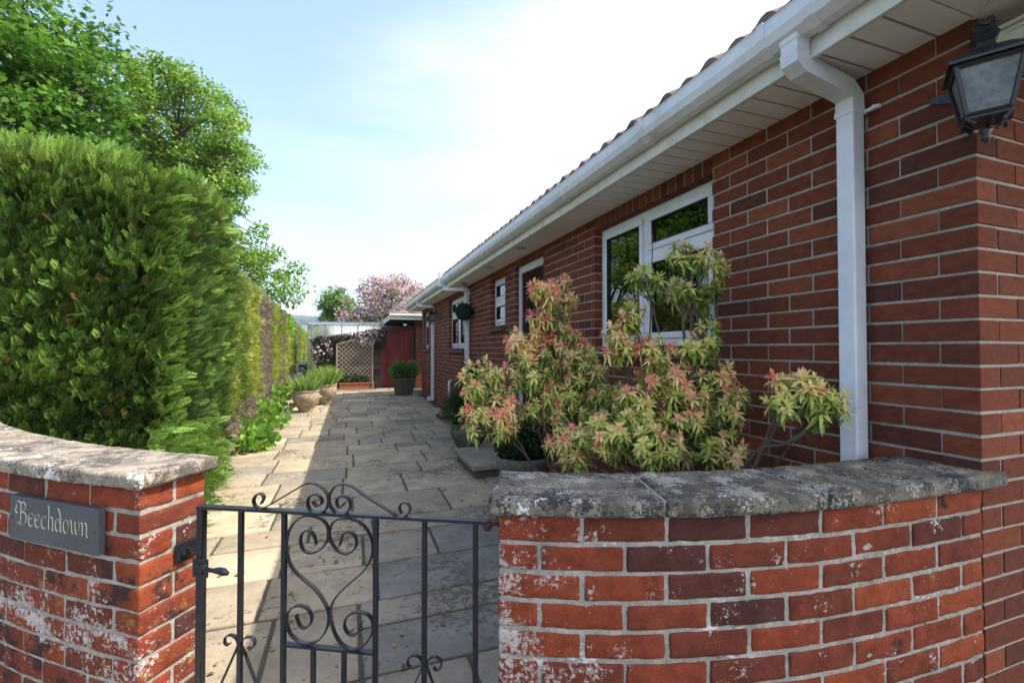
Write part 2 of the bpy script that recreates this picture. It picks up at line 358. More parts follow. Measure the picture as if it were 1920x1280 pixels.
M['lamp_glass'] = mk('frosted_lamp_glass', [(.35, (.20, .21, .21)), (.65, (.34, .35, .35))], src=22, rough=.35, mott=(.25, 60), trans=.35)
M['lead'] = mk('grey_downlight', (.35, .34, .32), rough=.4)
M['wool'] = mk('grey_hanging_cord', (.3, .28, .24), rough=.9)

def glassmat(name, tint, ior_f=.10, rough=.0):
    m = bpy.data.materials.new(name); m.use_nodes = True; n = m.node_tree.nodes; l = m.node_tree.links; n.clear()
    o = n.new('ShaderNodeOutputMaterial'); g = n.new('ShaderNodeBsdfGlossy'); g.inputs['Roughness'].default_value = rough
    t = n.new('ShaderNodeBsdfTransparent'); t.inputs[0].default_value = (*tint, 1); x = n.new('ShaderNodeMixShader')
    fr = n.new('ShaderNodeLayerWeight'); fr.inputs[0].default_value = .35
    ad = n.new('ShaderNodeMath'); ad.operation = 'ADD'; ad.inputs[1].default_value = ior_f; ad.use_clamp = True
    l.new(fr.outputs['Fresnel'], ad.inputs[0]); l.new(ad.outputs[0], x.inputs[0]); l.new(t.outputs[0], x.inputs[1]); l.new(g.outputs[0], x.inputs[2]); l.new(x.outputs[0], o.inputs[0])
    return m
M['glass'] = glassmat('window_glass', (.78, .82, .80), .09)
M['glass_green'] = glassmat('greenhouse_glass', (.86, .9, .92), .42, .1)

# ------------------------------------------------------------ brickwork
def rects_minus(s0, s1, z0, z1, ops):
    xs = sorted({s0, s1, *[min(max(q, s0), s1) for o in ops for q in o[:2]]}); zs = sorted({z0, z1, *[min(max(q, z0), z1) for o in ops for q in o[2:4]]})
    res = []
    for i in range(len(xs) - 1):
        a, b = xs[i], xs[i + 1]; run = None
        for j in range(len(zs) - 1):
            c, d = zs[j], zs[j + 1]; mx_, mz = (a + b) / 2, (c + d) / 2
            solid = not any(o[0] < mx_ < o[1] and o[2] < mz < o[3] for o in ops)
            if solid: run = (run[0], d) if run else (c, d)
            if (not solid or j == len(zs) - 2) and run: res.append((a, b, *run)); run = None
    return res

def house_bricks(Mf, s0, s1, z0, z1, zph, start_header_odd, ops, D=.1025, seed=1, corner=None):
    """stretcher bond along s from s0, with openings; real bricks 215x65 and a recessed mortar body"""
    rr = random.Random(seed); B = MB(); k0 = math.floor((z0 - zph) / .075)
    k = k0
    while zph + k * .075 < z1 - .01:
        za = zph + k * .075 + .005; zb = za + .065; zb = min(zb, z1 - .002)
        if zb - za < .012 or zb < z0: k += 1; continue
        za = max(za, z0)
        hd = (k % 2 == 0) == start_header_odd
        s = s0 - .005; w = .1075 + .0 if hd else .22
        first = True
        if corner == 'side' and hd: s = s0 + .1025 - .0; first = False; s += 0
        if corner == 'front':
            if hd: s = .1075 - .005 + .005; first = False
            else: w = .22
        while s < s1 - .02:
            a, b = s + .005, min(s + (w if first else .225) - .005 + (.005 if first else 0), s1)
            if first: a = s0
            segs = [(a, b)]
            for o in ops:
                if o[2] < (za + zb) / 2 < o[3]:
                    ns = []
                    for (p, q) in segs:
                        if q <= o[0] or p >= o[1]: ns.append((p, q)); continue
                        if p < o[0] - .02: ns.append((p, o[0]))
                        if q > o[1] + .02: ns.append((o[1], q))
                    segs = ns
            B.tone = min(1, max(.12, rr.gauss(.52, .24))) if rr.random() > .025 else .04
            for p, q in segs:
                j = [rr.uniform(-.0012, .0012) for _ in range(4)]
                B.rbox(p + j[0], q + j[1], rr.uniform(-.001, .0015), D, za + j[2], zb + j[3], Mf, r=.0025)
            s = s + (w if first else .225); first = False
        k += 1
    Mo = MB()
    for a, b, c, d in rects_minus(s0 + .004, s1, z0, z1, [(o[0] - .004, o[1] + .004, o[2] - .004, o[3] + .004) for o in ops]):
        Mo.box(a, b, .0045, D - .002, c, d, Mf)
    return B, Mo

# ============================================================ SETTING
X0, YF = 1.884, .858                               # side wall plane, front wall plane
ZS = 2.33                                          # soffit
g = MB(); g.box(-2450, 2450, -2450, 2450, -.5, -.06); tag(g.build('ground', M['ground']), kind='structure')
g = MB(); g.box(-9, 14, -9, 1.30, -.055, -.004); tag(g.build('road', M['asphalt']), kind='structure')

# paving: random rectangular slabs on a bed of dark joint
def left_edge(y): return -.8 if y < 3.6 else -1.0 - (y - 3.6) * .115
bed = MB(); bed.box(-3.9, 3.2, 1.30, 15.4, -.05, -.010); tag(bed.build('paving_bed', M['joint']), kind='structure')
pv = MB(); rr = random.Random(11); y = 1.32; row = 0
while y < 15.3:
    h = rr.choice([.30, .42, .45, .55, .60]); x = -3.8 + rr.uniform(0, .4)
    while x < 2.3:
        w = rr.choice([.42, .55, .60, .75, .80, .9])
        if x < X0 and x + w > -3.6:
            parts = [(x, x + w, y, y + h)]
            if h > .5 and rr.random() < .35: c = y + h * rr.choice([.4, .5, .6]); parts = [(x, x + w, y, c), (x, x + w, c, y + h)]
            elif w > .7 and rr.random() < .3: c = x + w * rr.choice([.4, .5]); parts = [(x, c, y, y + h), (c, x + w, y, y + h)]
            for a, b, c, d in parts:
                b = min(b, X0 - .01) if a < X0 - .1 else b
                if b - a < .06 or a > X0 - .1: continue
                pv.tone = min(1, max(0, rr.gauss(.62, .2))) if rr.random() > .09 else .22
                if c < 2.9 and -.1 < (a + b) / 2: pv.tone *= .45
                tx, ty, z0_ = rr.uniform(-.004, .004), rr.uniform(-.004, .004), rr.uniform(-.002, .002)
                cx, cy = (a + b) / 2, (c + d) / 2; an = rr.uniform(-.008, .008)
                def T(u, v, w_, cx=cx, cy=cy, tx=tx, ty=ty, z0_=z0_, an=an):
                    du, dv = u - cx, v - cy
                    return (cx + du - dv * an, cy + dv + du * an, w_ + z0_ + (du * tx + dv * ty if w_ > -.02 else 0))
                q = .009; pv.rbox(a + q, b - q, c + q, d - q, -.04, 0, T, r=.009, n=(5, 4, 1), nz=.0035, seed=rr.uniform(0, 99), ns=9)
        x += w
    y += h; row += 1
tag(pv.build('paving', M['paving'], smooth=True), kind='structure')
g = MB(); 
for i in range(40):
    ya, yb = 3.0 + i * .8, 3.8 + i * .8
    g.add([(left_edge(ya) - 2.2, ya, -.02), (left_edge(ya), ya, .012), (left_edge(yb), yb, .012), (left_edge(yb) - 2.2, yb, -.02)], [(0, 1, 2, 3)])
tag(g.build('flower_bed', M['soil']), kind='structure')

# far hills
hl = MB(); nx = 60; ny = 14; vs = []
for j in range(ny):
    for i in range(nx):
        a = R(-40) + R(75) * i / (nx - 1); d = 500 + 1700 * j / (ny - 1)
        z = -8 + (max(0, d - 700) / 1500) ** .8 * 150 * (.92 + .1 * mnoise.noise(Vector((a * 6, 0, 4)))) + 3 * mnoise.noise(Vector((a * 20, d * .004, 0)))
        vs.append((math.sin(a) * d, math.cos(a) * d, z))
hl.add(vs, [(j * nx + i, j * nx + i + 1, (j + 1) * nx + i + 1, (j + 1) * nx + i) for j in range(ny - 1) for i in range(nx - 1)])
tag(hl.build('hills', M['hill'], smooth=True), kind='structure')
n = 5200; a = rng.uniform(R(-40), R(35), n); band = rng.integers(0, 3, n)
d = np.choose(band, [rng.uniform(2120, 2330, n), rng.uniform(1480, 1520, n), rng.uniform(2120, 2330, n)])
zz = -8 + (np.maximum(0, d - 700) / 1500) ** .8 * 150 * .93
pos = np.stack([np.sin(a) * d, np.cos(a) * d, zz], 1)
ov = []; of = []
for i, ph in enumerate((-.2, .45, 1.0)):
    for k in range(6): ov.append((math.cos(k * 1.047) * (.55, 1, .35)[i], math.sin(k * 1.047) * (.55, 1, .35)[i], ph))
for i in range(2):
    for k in range(6): of.append((i * 6 + k, i * 6 + (k + 1) % 6, i * 6 + 6 + (k + 1) % 6, i * 6 + 6 + k))
of.append(tuple(range(12, 18)))
sc_ = rng.uniform(7, 16, n); Ms = np.zeros((n, 3, 4)); Ms[:, 0, 0] = sc_; Ms[:, 1, 1] = sc_; Ms[:, 2, 2] = sc_ * rng.uniform(.7, 1.3, n); Ms[:, :, 3] = pos
tag(bulk('far_wood', ov, of, Ms, rng.uniform(0, 1, n), M['wood_far']), 'dark blue-green wood along the top of the far hill', 'wood', kind='stuff')

# ============================================================ HOUSE
house = thing('bungalow', 'long red brick bungalow with white gutters and soffit along the right of the paved path', 'house', (X0, YF, 0))
side = lambda s, d, z: (X0 + d, YF + s, z)         # s along +Y
front = lambda s, d, z: (X0 + s, YF + d, z)
W1 = (1.983 - YF, 3.26 - YF, 1.288, 2.235); DR = (4.31 - YF, 5.15 - YF, -.1, 2.255)
W2 = (5.53 - YF, 6.16 - YF, 1.588, 2.235); W3 = (7.72 - YF, 9.02 - YF, 1.288, 2.235); W4 = (11.55 - YF, 12.25 - YF, 1.288, 2.235)
HL = 12.6 - YF
sold = [(W1[0] - .0, W1[1], 2.235, 2.4), (DR[0], DR[1], 2.255, 2.4), (W2[0], W2[1], 2.235, 2.4), (W3[0], W3[1], 2.235, 2.4), (W4[0], W4[1], 2.235, 2.4)]
ops = [W1, DR, W2, W3, W4]
B, Mo = house_bricks(side, 0, HL, 0, ZS + .01, 1.288, False, ops + sold, seed=3, corner='side')
rr = random.Random(5)
for o in sold:                                     # soldier courses over the openings
    s = o[0]
    while s < o[1] - .02:
        B.tone = min(1, max(0, rr.gauss(.5, .22))); B.rbox(s + .003, min(s + .068, o[1] - .002), 0, .1025, o[2], ZS + .008, side, r=.0025); s += .075
    Mo.box(o[0], o[1], .0045, .1, o[2] + .004, ZS + .01, side)
B2, Mo2 = house_bricks(front, 0, 4.2, 0, ZS + .01, 1.288, True, [(.45, 3.2, -.1, 2.1)], seed=8, corner='front')
# corner closers of the front face come from the side wall's own bricks; add their front faces
wall = B.build('brick_wall', M['brick_house'], house); Mo.build('mortar', M['mortar'], wall)
# front return
wf = B2.build('front_wall', M['brick_house'], house); Mo2.build('mortar', M['mortar'], wf)
# carcass inside so the rooms are dark
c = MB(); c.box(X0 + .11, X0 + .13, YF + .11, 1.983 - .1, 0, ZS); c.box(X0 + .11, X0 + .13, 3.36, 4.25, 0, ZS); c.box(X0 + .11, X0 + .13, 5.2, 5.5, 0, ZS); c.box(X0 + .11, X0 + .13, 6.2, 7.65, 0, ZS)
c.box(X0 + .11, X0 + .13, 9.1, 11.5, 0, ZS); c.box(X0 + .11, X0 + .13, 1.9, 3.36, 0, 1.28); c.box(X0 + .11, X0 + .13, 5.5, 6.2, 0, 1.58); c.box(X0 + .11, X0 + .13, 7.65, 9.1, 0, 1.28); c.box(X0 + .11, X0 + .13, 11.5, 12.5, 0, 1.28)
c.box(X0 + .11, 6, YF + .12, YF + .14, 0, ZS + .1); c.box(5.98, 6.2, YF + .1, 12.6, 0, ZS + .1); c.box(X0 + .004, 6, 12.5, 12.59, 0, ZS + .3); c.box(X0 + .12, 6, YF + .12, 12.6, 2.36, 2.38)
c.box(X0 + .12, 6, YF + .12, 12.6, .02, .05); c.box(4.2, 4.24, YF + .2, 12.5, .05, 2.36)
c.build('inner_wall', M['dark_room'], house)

def window(name, o, lights, label=None, sill=True, curtain=None):
    y0, y1, z0, z1 = YF + o[0], YF + o[1], o[2], o[3]; x = X0 + .07; fw = .05
    f = MB()
    f.box(x, x + .06, y0 + .002, y1 - .002, z1 - fw, z1 - .002); f.box(x, x + .06, y0 + .002, y1 - .002, z0, z0 + fw)
    f.box(x, x + .06, y0 + .002, y0 + fw, z0 + fw, z1 - fw); f.box(x, x + .06, y1 - fw, y1 - .002, z0 + fw, z1 - fw)
    win = f.build('window', M['upvc'], house)
    if label: win['label'] = label
    ys = [y0 + fw] + [y for y in lights['mull']] + [y1 - fw]
    mu = MB()
    for m in lights['mull']: mu.box(x - .001, x + .059, m - .028, m + .028, z0 + fw, z1 - fw)
    if lights['mull']: mu.build('mullion', M['upvc'], win)
    gl = MB(); sa = MB(); se = MB()
    for i in range(len(ys) - 1):
        a = ys[i] + (.028 if i else 0); b = ys[i + 1] - (.028 if i < len(ys) - 2 else 0)
        cells = [(z0 + fw, z1 - fw)]
        if i in lights['trans']: cells = [(z0 + fw, 1.895), (1.945, z1 - fw)]; sa.box(x - .002, x + .058, a, b, 1.895, 1.945)
        for (p, q) in cells:
            sw = .042
            for (yy0, yy1, zz0, zz1) in ((a, b, q - sw, q), (a, b, p, p + sw), (a, a + sw, p + sw, q - sw), (b - sw, b, p + sw, q - sw)):
                sa.rbox(x - .016, x + .03, yy0 + .002, yy1 - .002, zz0 + .001, zz1 - .001, None, r=.004)
            e = .006
            for (yy0, yy1, zz0, zz1) in ((a + sw, b - sw, q - sw - e, q - sw), (a + sw, b - sw, p + sw, p + sw + e), (a + sw, a + sw + e, p + sw + e, q - sw - e), (b - sw - e, b - sw, p + sw + e, q - sw - e)):
                se.box(x - .0135, x + .02, yy0, yy1, zz0, zz1)
            gl.box(x + .004, x + .008, a + sw, b - sw, p + sw, q - sw)
    sa.build('sash', M['upvc'], win); se.build('seal', M['seal'], win); gl.build('pane', M['glass'], win)
    if sill:
        s = MB(); s.prism([(X0 - .055, z0 - .075), (X0 - .055, z0 - .055), (x + .055, z0 - .002), (x + .055, z0 - .02), (X0 - .004, z0 - .055), (X0 - .004, z0 - .075)],
            lambda a, b, c_: (a, (y0 - .03) if c_ == 0 else (y1 + .03), b)); s.build('sill', M['slate'], win)
    if curtain:
        cu = MB(); n = 90; ya, yb = curtain
        vs = [(x + .14 + .03 * math.sin(i * .9) + .012 * math.sin(i * 2.3), ya + (yb - ya) * i / n, z) for i in range(n + 1) for z in (z0 - .2, z1 + .05)]
        cu.add(vs, [(2 * i, 2 * i + 1, 2 * i + 3, 2 * i + 2) for i in range(n)]); cu.build('curtain', M['curtain'], win, smooth=True)
    return win
window('w', W1, dict(mull=[2.665], trans=[0]), 'large white two-light window with a curtain behind its far pane', curtain=(2.75, 3.4))
window('w', W2, dict(mull=[], trans=[0]), 'small white window next to the brown front door')
window('w', W3, dict(mull=[8.3], trans=[1]), 'white window behind the hanging leafy ball', curtain=(8.6, 9.1))
window('w', W4, dict(mull=[], trans=[0]), 'farthest window with its slate sill past the far downpipe')

# front door
dy0, dy1 = YF + DR[0], YF + DR[1]; dx = X0 + .05
f = MB(); f.box(dx, dx + .07, dy0 + .002, dy0 + .06, 0, 2.25); f.box(dx, dx + .07, dy1 - .06, dy1 - .002, 0, 2.25); f.box(dx, dx + .07, dy0 + .06, dy1 - .06, 2.17, 2.25)
dfr = f.build('door_frame', M['upvc'], house)
dc, dzc = (dy0 + dy1) / 2, 1.62
f = MB(); f.rbox(dx + .02, dx + .06, dy0 + .065, dy1 - .065, .03, 2.165, None, r=.003)
door = f.build('door', M['door'], house); door['label'] = 'dark brown door with an oval sunburst window'
for (a, b, c_, d_) in ((dy0 + .15, dc - .04, .25, .95), (dc + .04, dy1 - .15, .25, .95)):
    q = MB(); q.rbox(dx + .008, dx + .03, a, b, c_, d_, None, r=.01); q.build('raised_panel', M['door'], door)
q = MB(); n = 40; A, Bz = .17, .34
q.tube([(dx + .015, dc + A * math.cos(2 * math.pi * i / n), dzc + Bz * math.sin(2 * math.pi * i / n)) for i in range(n + 1)], .016, 8)
q.build('oval_rim', M['door'], door, smooth=True)
q = MB(); q.add([(dx + .016, dc + A * math.cos(2 * math.pi * i / n), dzc + Bz * math.sin(2 * math.pi * i / n)) for i in range(n)], [tuple(range(n))]); q.build('oval_pane', M['glass'], door)
q = MB()
for i in range(9):
    a = math.pi * i / 8; q.tube([(dx + .012, dc, dzc - .12), (dx + .012, dc + A * math.cos(a) * .98, dzc - .12 + (Bz * .98 + .12) * math.sin(a) * (1 if i not in (0, 8) else 0) + .03)], .008, 5)
q.tube([(dx + .012, dc, dzc - Bz), (dx + .012, dc, dzc - .1)], .01, 5); q.build('glazing_bars', M['door'], door)
q = MB(); q.tube([(dx + .0, dy0 + .12, 1.05), (dx - .03, dy0 + .12, 1.05), (dx - .03, dy0 + .22, 1.05)], .009, 8); q.build('handle', M['lead'], door)

# soffit boards, fascia, gutter
XF, XG = 1.585, 1.47; YE = 12.95; YS = .12
so_ = MB(); y = YF; rr = random.Random(2)
def sboard(a, b):
    so_.tone = .2 + .8 * rr.random(); xs = XF + .004
    so_.rbox(xs, X0 + .02, a + .005, b - .005, ZS, ZS + .012, None, r=.004); so_.tone = .02; so_.box(xs, X0 + .02, a - .005, a + .005, ZS + .004, ZS + .012)
y = YF
while y < YE: sboard(y, min(y + .1, YE)); y += .1
x = X0 + .02                                       # front soffit, boards the other way, mitred at the corner
so_.tone = .5
xx = X0
while xx < 5.5: so_.rbox(xx + .0015, xx + .0985, YS, YF + .02, ZS + .001, ZS + .012, None, r=.0028); xx += .1
kx = XF + .02
while kx < X0 - .01:                               # between fascia and the mitre line
    yy = YF - (X0 - kx); so_.prism([(kx + .0015, YS), (kx + .0985 if kx + .0985 < X0 else X0, YS), (min(kx + .0985, X0), YF - (X0 - min(kx + .0985, X0)) - .002), (kx + .0015, YF - (X0 - kx) - .004)], lambda a, b, c_: (a, b, ZS + .001 + c_ * .01)); kx += .1
yy = YF
while yy > YF - (X0 - XF) + .02:
    a = yy - .1; so_.prism([(XF + .004, a + .0015), (X0 - (YF - a), a + .0015), (X0 - (YF - yy), yy - .0015), (XF + .004, yy - .0015)][0:4], lambda a_, b_, c_: (a_, b_, ZS + c_ * .009)); yy -= .1
sf = so_.build('soffit', M['soffit'], house)
tr = MB(); tr.tube([(X0 + .003, YF + .003, ZS - .001), (XF + .02, YF - (X0 - XF) + .02, ZS - .001)], .006, 6); tr.build('mitre_trim', M['upvc_cream'], sf)
f = MB(); f.rbox(XF - .016, XF + .004, YS, YE, ZS - .012, ZS + .19, None, r=.004); f.build('fascia', M['upvc_cream'], house)
f = MB(); f.box(XF - .014, 5.5, YS - .02, YS, ZS - .01, ZS + .19); f.build('front_fascia', M['upvc_cream'], house)
GB, GT = 2.385, 2.495
def gut(m, y0, y1, o=0.0, closed=False):
    prof = [(XF - .018 + 0, GT + o * .3), (XF - .018, GB + .02), (XF - .03, GB - o), (XG + .045, GB - o), (XG + .012 - o, GB + .022), (XG - o, GB + .055), (XG - o, GT - .01), (XG - .004 - o, GT + o * .3), (XG + .007, GT + o * .3), (XG + .008, GT - .01), (XG + .008, GB + .055), (XG + .018, GB + .028), (XG + .05, GB + .008), (XF - .034, GB + .008), (XF - .024, GB + .026), (XF - .024, GT + o * .3)]
    m.prism(prof, lambda a, b, c_: (a, y0 if c_ == 0 else y1, b))
gm = MB(); gut(gm, YS, YE - .02); gm.box(XG, XF - .018, YE - .02, YE - .014, GB + .01, GT); gu = gm.build('gutter', M['upvc'], house)
for k in range(11):
    gc = MB(); yb = 2.07 + k * 1.0; gut(gc, yb - .022, yb + .022, .006)
    gc.build('gutter_bracket', M['upvc'], gu)
for yb in (1.111, 1.294): gc = MB(); gut(gc, yb - .016, yb + .016, .006); gc.build('gutter_joint', M['upvc'], gu)

# roof: rolled tiles climbing at 30 degrees
RP = R(30); tr_, tcs = math.tan(RP), math.cos(RP)
rt = MB(); rows = 16; exposed = .33; rr = random.Random(4)
for k in range(rows):
    xa = XF - .055 + k * exposed * tcs; za = ZS + .20 + k * exposed * math.sin(RP)
    xb = xa + (exposed + .06) * tcs; zb = za + (exposed + .06) * math.sin(RP) - .012
    y = YS - .05; 
    while y < YE + .05:
        rt.tone = rr.random(); prof = []; 
        for i in range(13):
            u = i / 12; h = .034 * max(0, math.sin(math.pi * min(1, u / .38))) if u < .38 else .034 * .75 * max(0, math.sin(math.pi * (u - .5) / .34)) if .5 < u < .84 else 0
            prof.append((y + u * .3, h))
        dz = rr.uniform(-.003, .003); nn = len(prof)
        vs = [(xa, yy, za + h + .022 + dz) for yy, h in prof] + [(xb, yy, zb + h + .022 + dz) for yy, h in prof] + [(xa + .002, yy, za + h * .75 + dz) for yy, h in prof]
        fs = [(i, i + 1, nn + i + 1, nn + i) for i in range(nn - 1)] + [(2 * nn + i, 2 * nn + i + 1, i + 1, i) for i in range(nn - 1)]
        if k < 3 or True: rt.add(vs, fs)
        y += .3
xr = XF - .055 + rows * exposed * tcs; zr = ZS + .20 + rows * exposed * math.sin(RP)
rf = rt.build('roof', M['tile'], house)
u = MB(); u.add([(XF - .05, YS - .05, ZS + .19), (XF - .05, YE, ZS + .19), (xr, YE, zr - .01), (xr, YS - .05, zr - .01)], [(0, 1, 2, 3)])
u.add([(xr, YE + .05, zr + .02), (xr, YS - .05, zr + .02), (xr + 4.6, YS - .05, zr - 2.6), (xr + 4.6, YE + .05, zr - 2.6)], [(0, 1, 2, 3)])
u.build('roof_underlay', M['felt'], rf)
for yy in (YS - .03, YE - .02): u = MB(); u.add([(XF - .03, yy, ZS + .0), (XF - .03, yy, ZS + .2), (xr, yy, zr), (xr + 4.5, yy, ZS + .1), (xr + 4.5, yy, ZS)], [(0, 1, 2, 3, 4)]); u.build('gable_board', M['upvc_cream'], house)

# downpipes
def downpipe(y, ytop, zbot, label, stub=False, shoe=True, clip=True):
    p = MB(); x0, x1 = 1.80, 1.865
    p.rbox(x0, x1, y - .033, y + .033, zbot, 2.20, None, r=.006); dp = p.build('downpipe', M['upvc'], house); dp['label'] = label
    a = Vector((1.53, ytop, 0)); b = Vector((1.8325, y, 0)); e = MB()
    zt, zm = 2.375, 2.245
    e.rbox(1.497, 1.563, ytop - .034, ytop + .034, zt - .05, GB + .02, None, r=.006)
    e.rbox(1.494, 1.566, ytop - .037, ytop + .037, zt + .0, zt + .045, None, r=.006)
    d1 = [(1.53, ytop, zt - .03), (1.53, ytop, zt - .06), (1.555, ytop + (y - ytop) * .1, zt - .075), (1.80, ytop + (y - ytop) * .88, zm + .02), (1.8325, y, zm - .005), (1.8325, y, zm - .07)]
    e.tube(d1, [.047] * 6, 4, flat=(0, 1, 0)) if False else None
    pts = [Vector(q) for q in d1]; vs = []
    for i, q in enumerate(pts):
        t = (pts[min(i + 1, 5)] - pts[max(i - 1, 0)]).normalized(); s_ = Vector((0, 1, 0)); s_ = (s_ - t * s_.dot(t)).normalized(); u_ = t.cross(s_)
        hw = .033 if 0 < i < 5 else .034
        for sx, sy in ((-1, -1), (1, -1), (1, 1), (-1, 1)): vs.append(q + s_ * hw * sx + u_ * hw * sy)
    e.add(vs, [(i * 4 + k, i * 4 + (k + 1) % 4, (i + 1) * 4 + (k + 1) % 4, (i + 1) * 4 + k) for i in range(5) for k in range(4)] + [(0, 1, 2, 3), (20, 21, 22, 23)])
    if stub: e.rbox(1.44, 1.505, ytop - .04, ytop + .04, zt - .04, GT + .10, None, r=.006)
    nk = e.build('swan_neck', M['upvc'], dp)
    c_ = MB(); c_.rbox(1.796, 1.869, y - .037, y + .037, 2.168, 2.192, None, r=.004); c_.rbox(1.862, 1.878, y - .085, y + .04, 2.173, 2.187, None, r=.003)
    for zc in (1.2, .35):
        if clip: c2 = MB(); c2.rbox(1.797, 1.868, y - .036, y + .036, zc, zc + .025, None, r=.004); c2.build('pipe_clip', M['upvc'], dp)
    c_.tube([(1.876, y - .07, 2.18), (1.856, y - .07, 2.18)], .008, 8)
    c_.build('pipe_clip', M['upvc'], dp)
    if shoe:
        s_ = MB(); s_.rbox(1.71, 1.868, y - .04, y + .04, zbot - .02, zbot + .07, None, r=.01); s_.build('shoe', M['upvc'], dp)
    return dp
downpipe(1.212, 1.202, .06, 'white square downpipe nearest the house corner', shoe=True, clip=False)
downpipe(7.32, 7.75, .06, 'white square downpipe beside the hanging leafy ball', stub=True)
downpipe(10.6, 10.85, .10, 'farthest white square downpipe with a shoe at its foot')
p = MB(); p.tube([(1.88, 8.7, .66), (1.84, 8.7, .66), (1.825, 8.7, .64), (1.82, 8.68, .55), (1.82, 8.66, .22)], .022, 10); q = p.build('waste_pipe', M['upvc'], house, smooth=True)
for (yy) in (4.45, 5.62):
    d_ = MB(); d_.lathe([(0, -.006), (.045, -.006), (.055, -.004), (.057, .002)], (1.70, yy, ZS), 24); d_.build('soffit_downlight', M['lead'], house)

# porch beam on the front wall
p = MB(); p.rbox(1.915, 2.06, .16, YF - .003, 2.195, 2.262, None, r=.006); p.rbox(1.905, 2.07, YF - .16, YF - .004, 2.262, 2.275, None, r=.004); p.rbox(1.909, 2.066, .1, YF - .16, 2.262, 2.32, None, r=.006)
bm_ = p.build('porch_beam', M['upvc_cream'], house)
p = MB()
for (a, b) in ((.62, .80), (.38, .58)):
    for q in ((a, b, 2.205, 2.212), (a, b, 2.245, 2.252), (a, a + .008, 2.212, 2.245), (b - .008, b, 2.212, 2.245)): p.rbox(1.909, 1.917, q[0], q[1], q[2], q[3], None, r=.002)
p.build('beam_moulding', M['upvc_cream'], bm_)

# doorstep
st = thing('doorstep', 'low stone slab step in front of the brown front door', 'step', (1.45, 4.65, 0))
s = MB(); s.rbox(1.17, 1.86, 4.33, 5.1, .0, .085, None, r=.006, nz=.001); s.build('step_base', M['grey_pot'], st)
s = MB(); s.tone = .35; s.rbox(1.13, 1.868, 4.28, 5.16, .088, .135, None, r=.008, n=(4, 4, 1), nz=.002, ns=8); s.build('step_slab', M['paving'], st)
gl = thing('drain_cover', 'small grey slab over a brick drain gully at the foot of the house wall', 'drain', (1.74, 8.35, 0))
s = MB(); s.rbox(1.55, 1.86, 8.15, 8.22, 0, .06, None, r=.004); s.rbox(1.55, 1.86, 8.5, 8.57, 0, .06, None, r=.004); s.rbox(1.55, 1.61, 8.22, 8.5, 0, .06, None, r=.004); s.build('brick_surround', M['brick_house'], gl)
s = MB(); s.tone = .2; s.rbox(1.57, 1.85, 8.12, 8.45, .062, .095, None, r=.006); s.build('cover_slab', M['paving'], gl)

# ============================================================ GARDEN WALLS
def catmull(pts, n=14):
    P_ = [Vector(p) for p in pts]; P_ = [P_[0] * 2 - P_[1]] + P_ + [P_[-1] * 2 - P_[-2]]; o = []
    for i in range(1, len(P_) - 2):
        for k in range(n):
            t = k / n; a, b, c_, d_ = P_[i - 1:i + 3]
            o.append(.5 * ((2 * b) + (c_ - a) * t + (2 * a - 5 * b + 4 * c_ - d_) * t * t + (3 * b - a - 3 * c_ + d_) * t ** 3))
    o.append(P_[-2]); return o
class Path:
    def __init__(s, pts):
        c_ = catmull([(x, y, 0) for x, y in pts], 24); s.p = np.array([(q.x, q.y) for q in c_]); d = np.linalg.norm(np.diff(s.p, axis=0), axis=1)
        s.L = np.concatenate([[0], np.cumsum(d)]); s.len = s.L[-1]
        tg = np.gradient(s.p, axis=0); tg /= np.linalg.norm(tg, axis=1, keepdims=True); s.t = tg
    def __call__(s, a, d, z):
        i = min(max(a, 0), s.len); x = np.interp(i, s.L, s.p[:, 0]); y = np.interp(i, s.L, s.p[:, 1]); tx = np.interp(i, s.L, s.t[:, 0]); ty = np.interp(i, s.L, s.t[:, 1])
        k = math.hypot(tx, ty); tx /= k; ty /= k; e = a - i
        return (x + tx * e - ty * d, y + ty * e + tx * d, z)

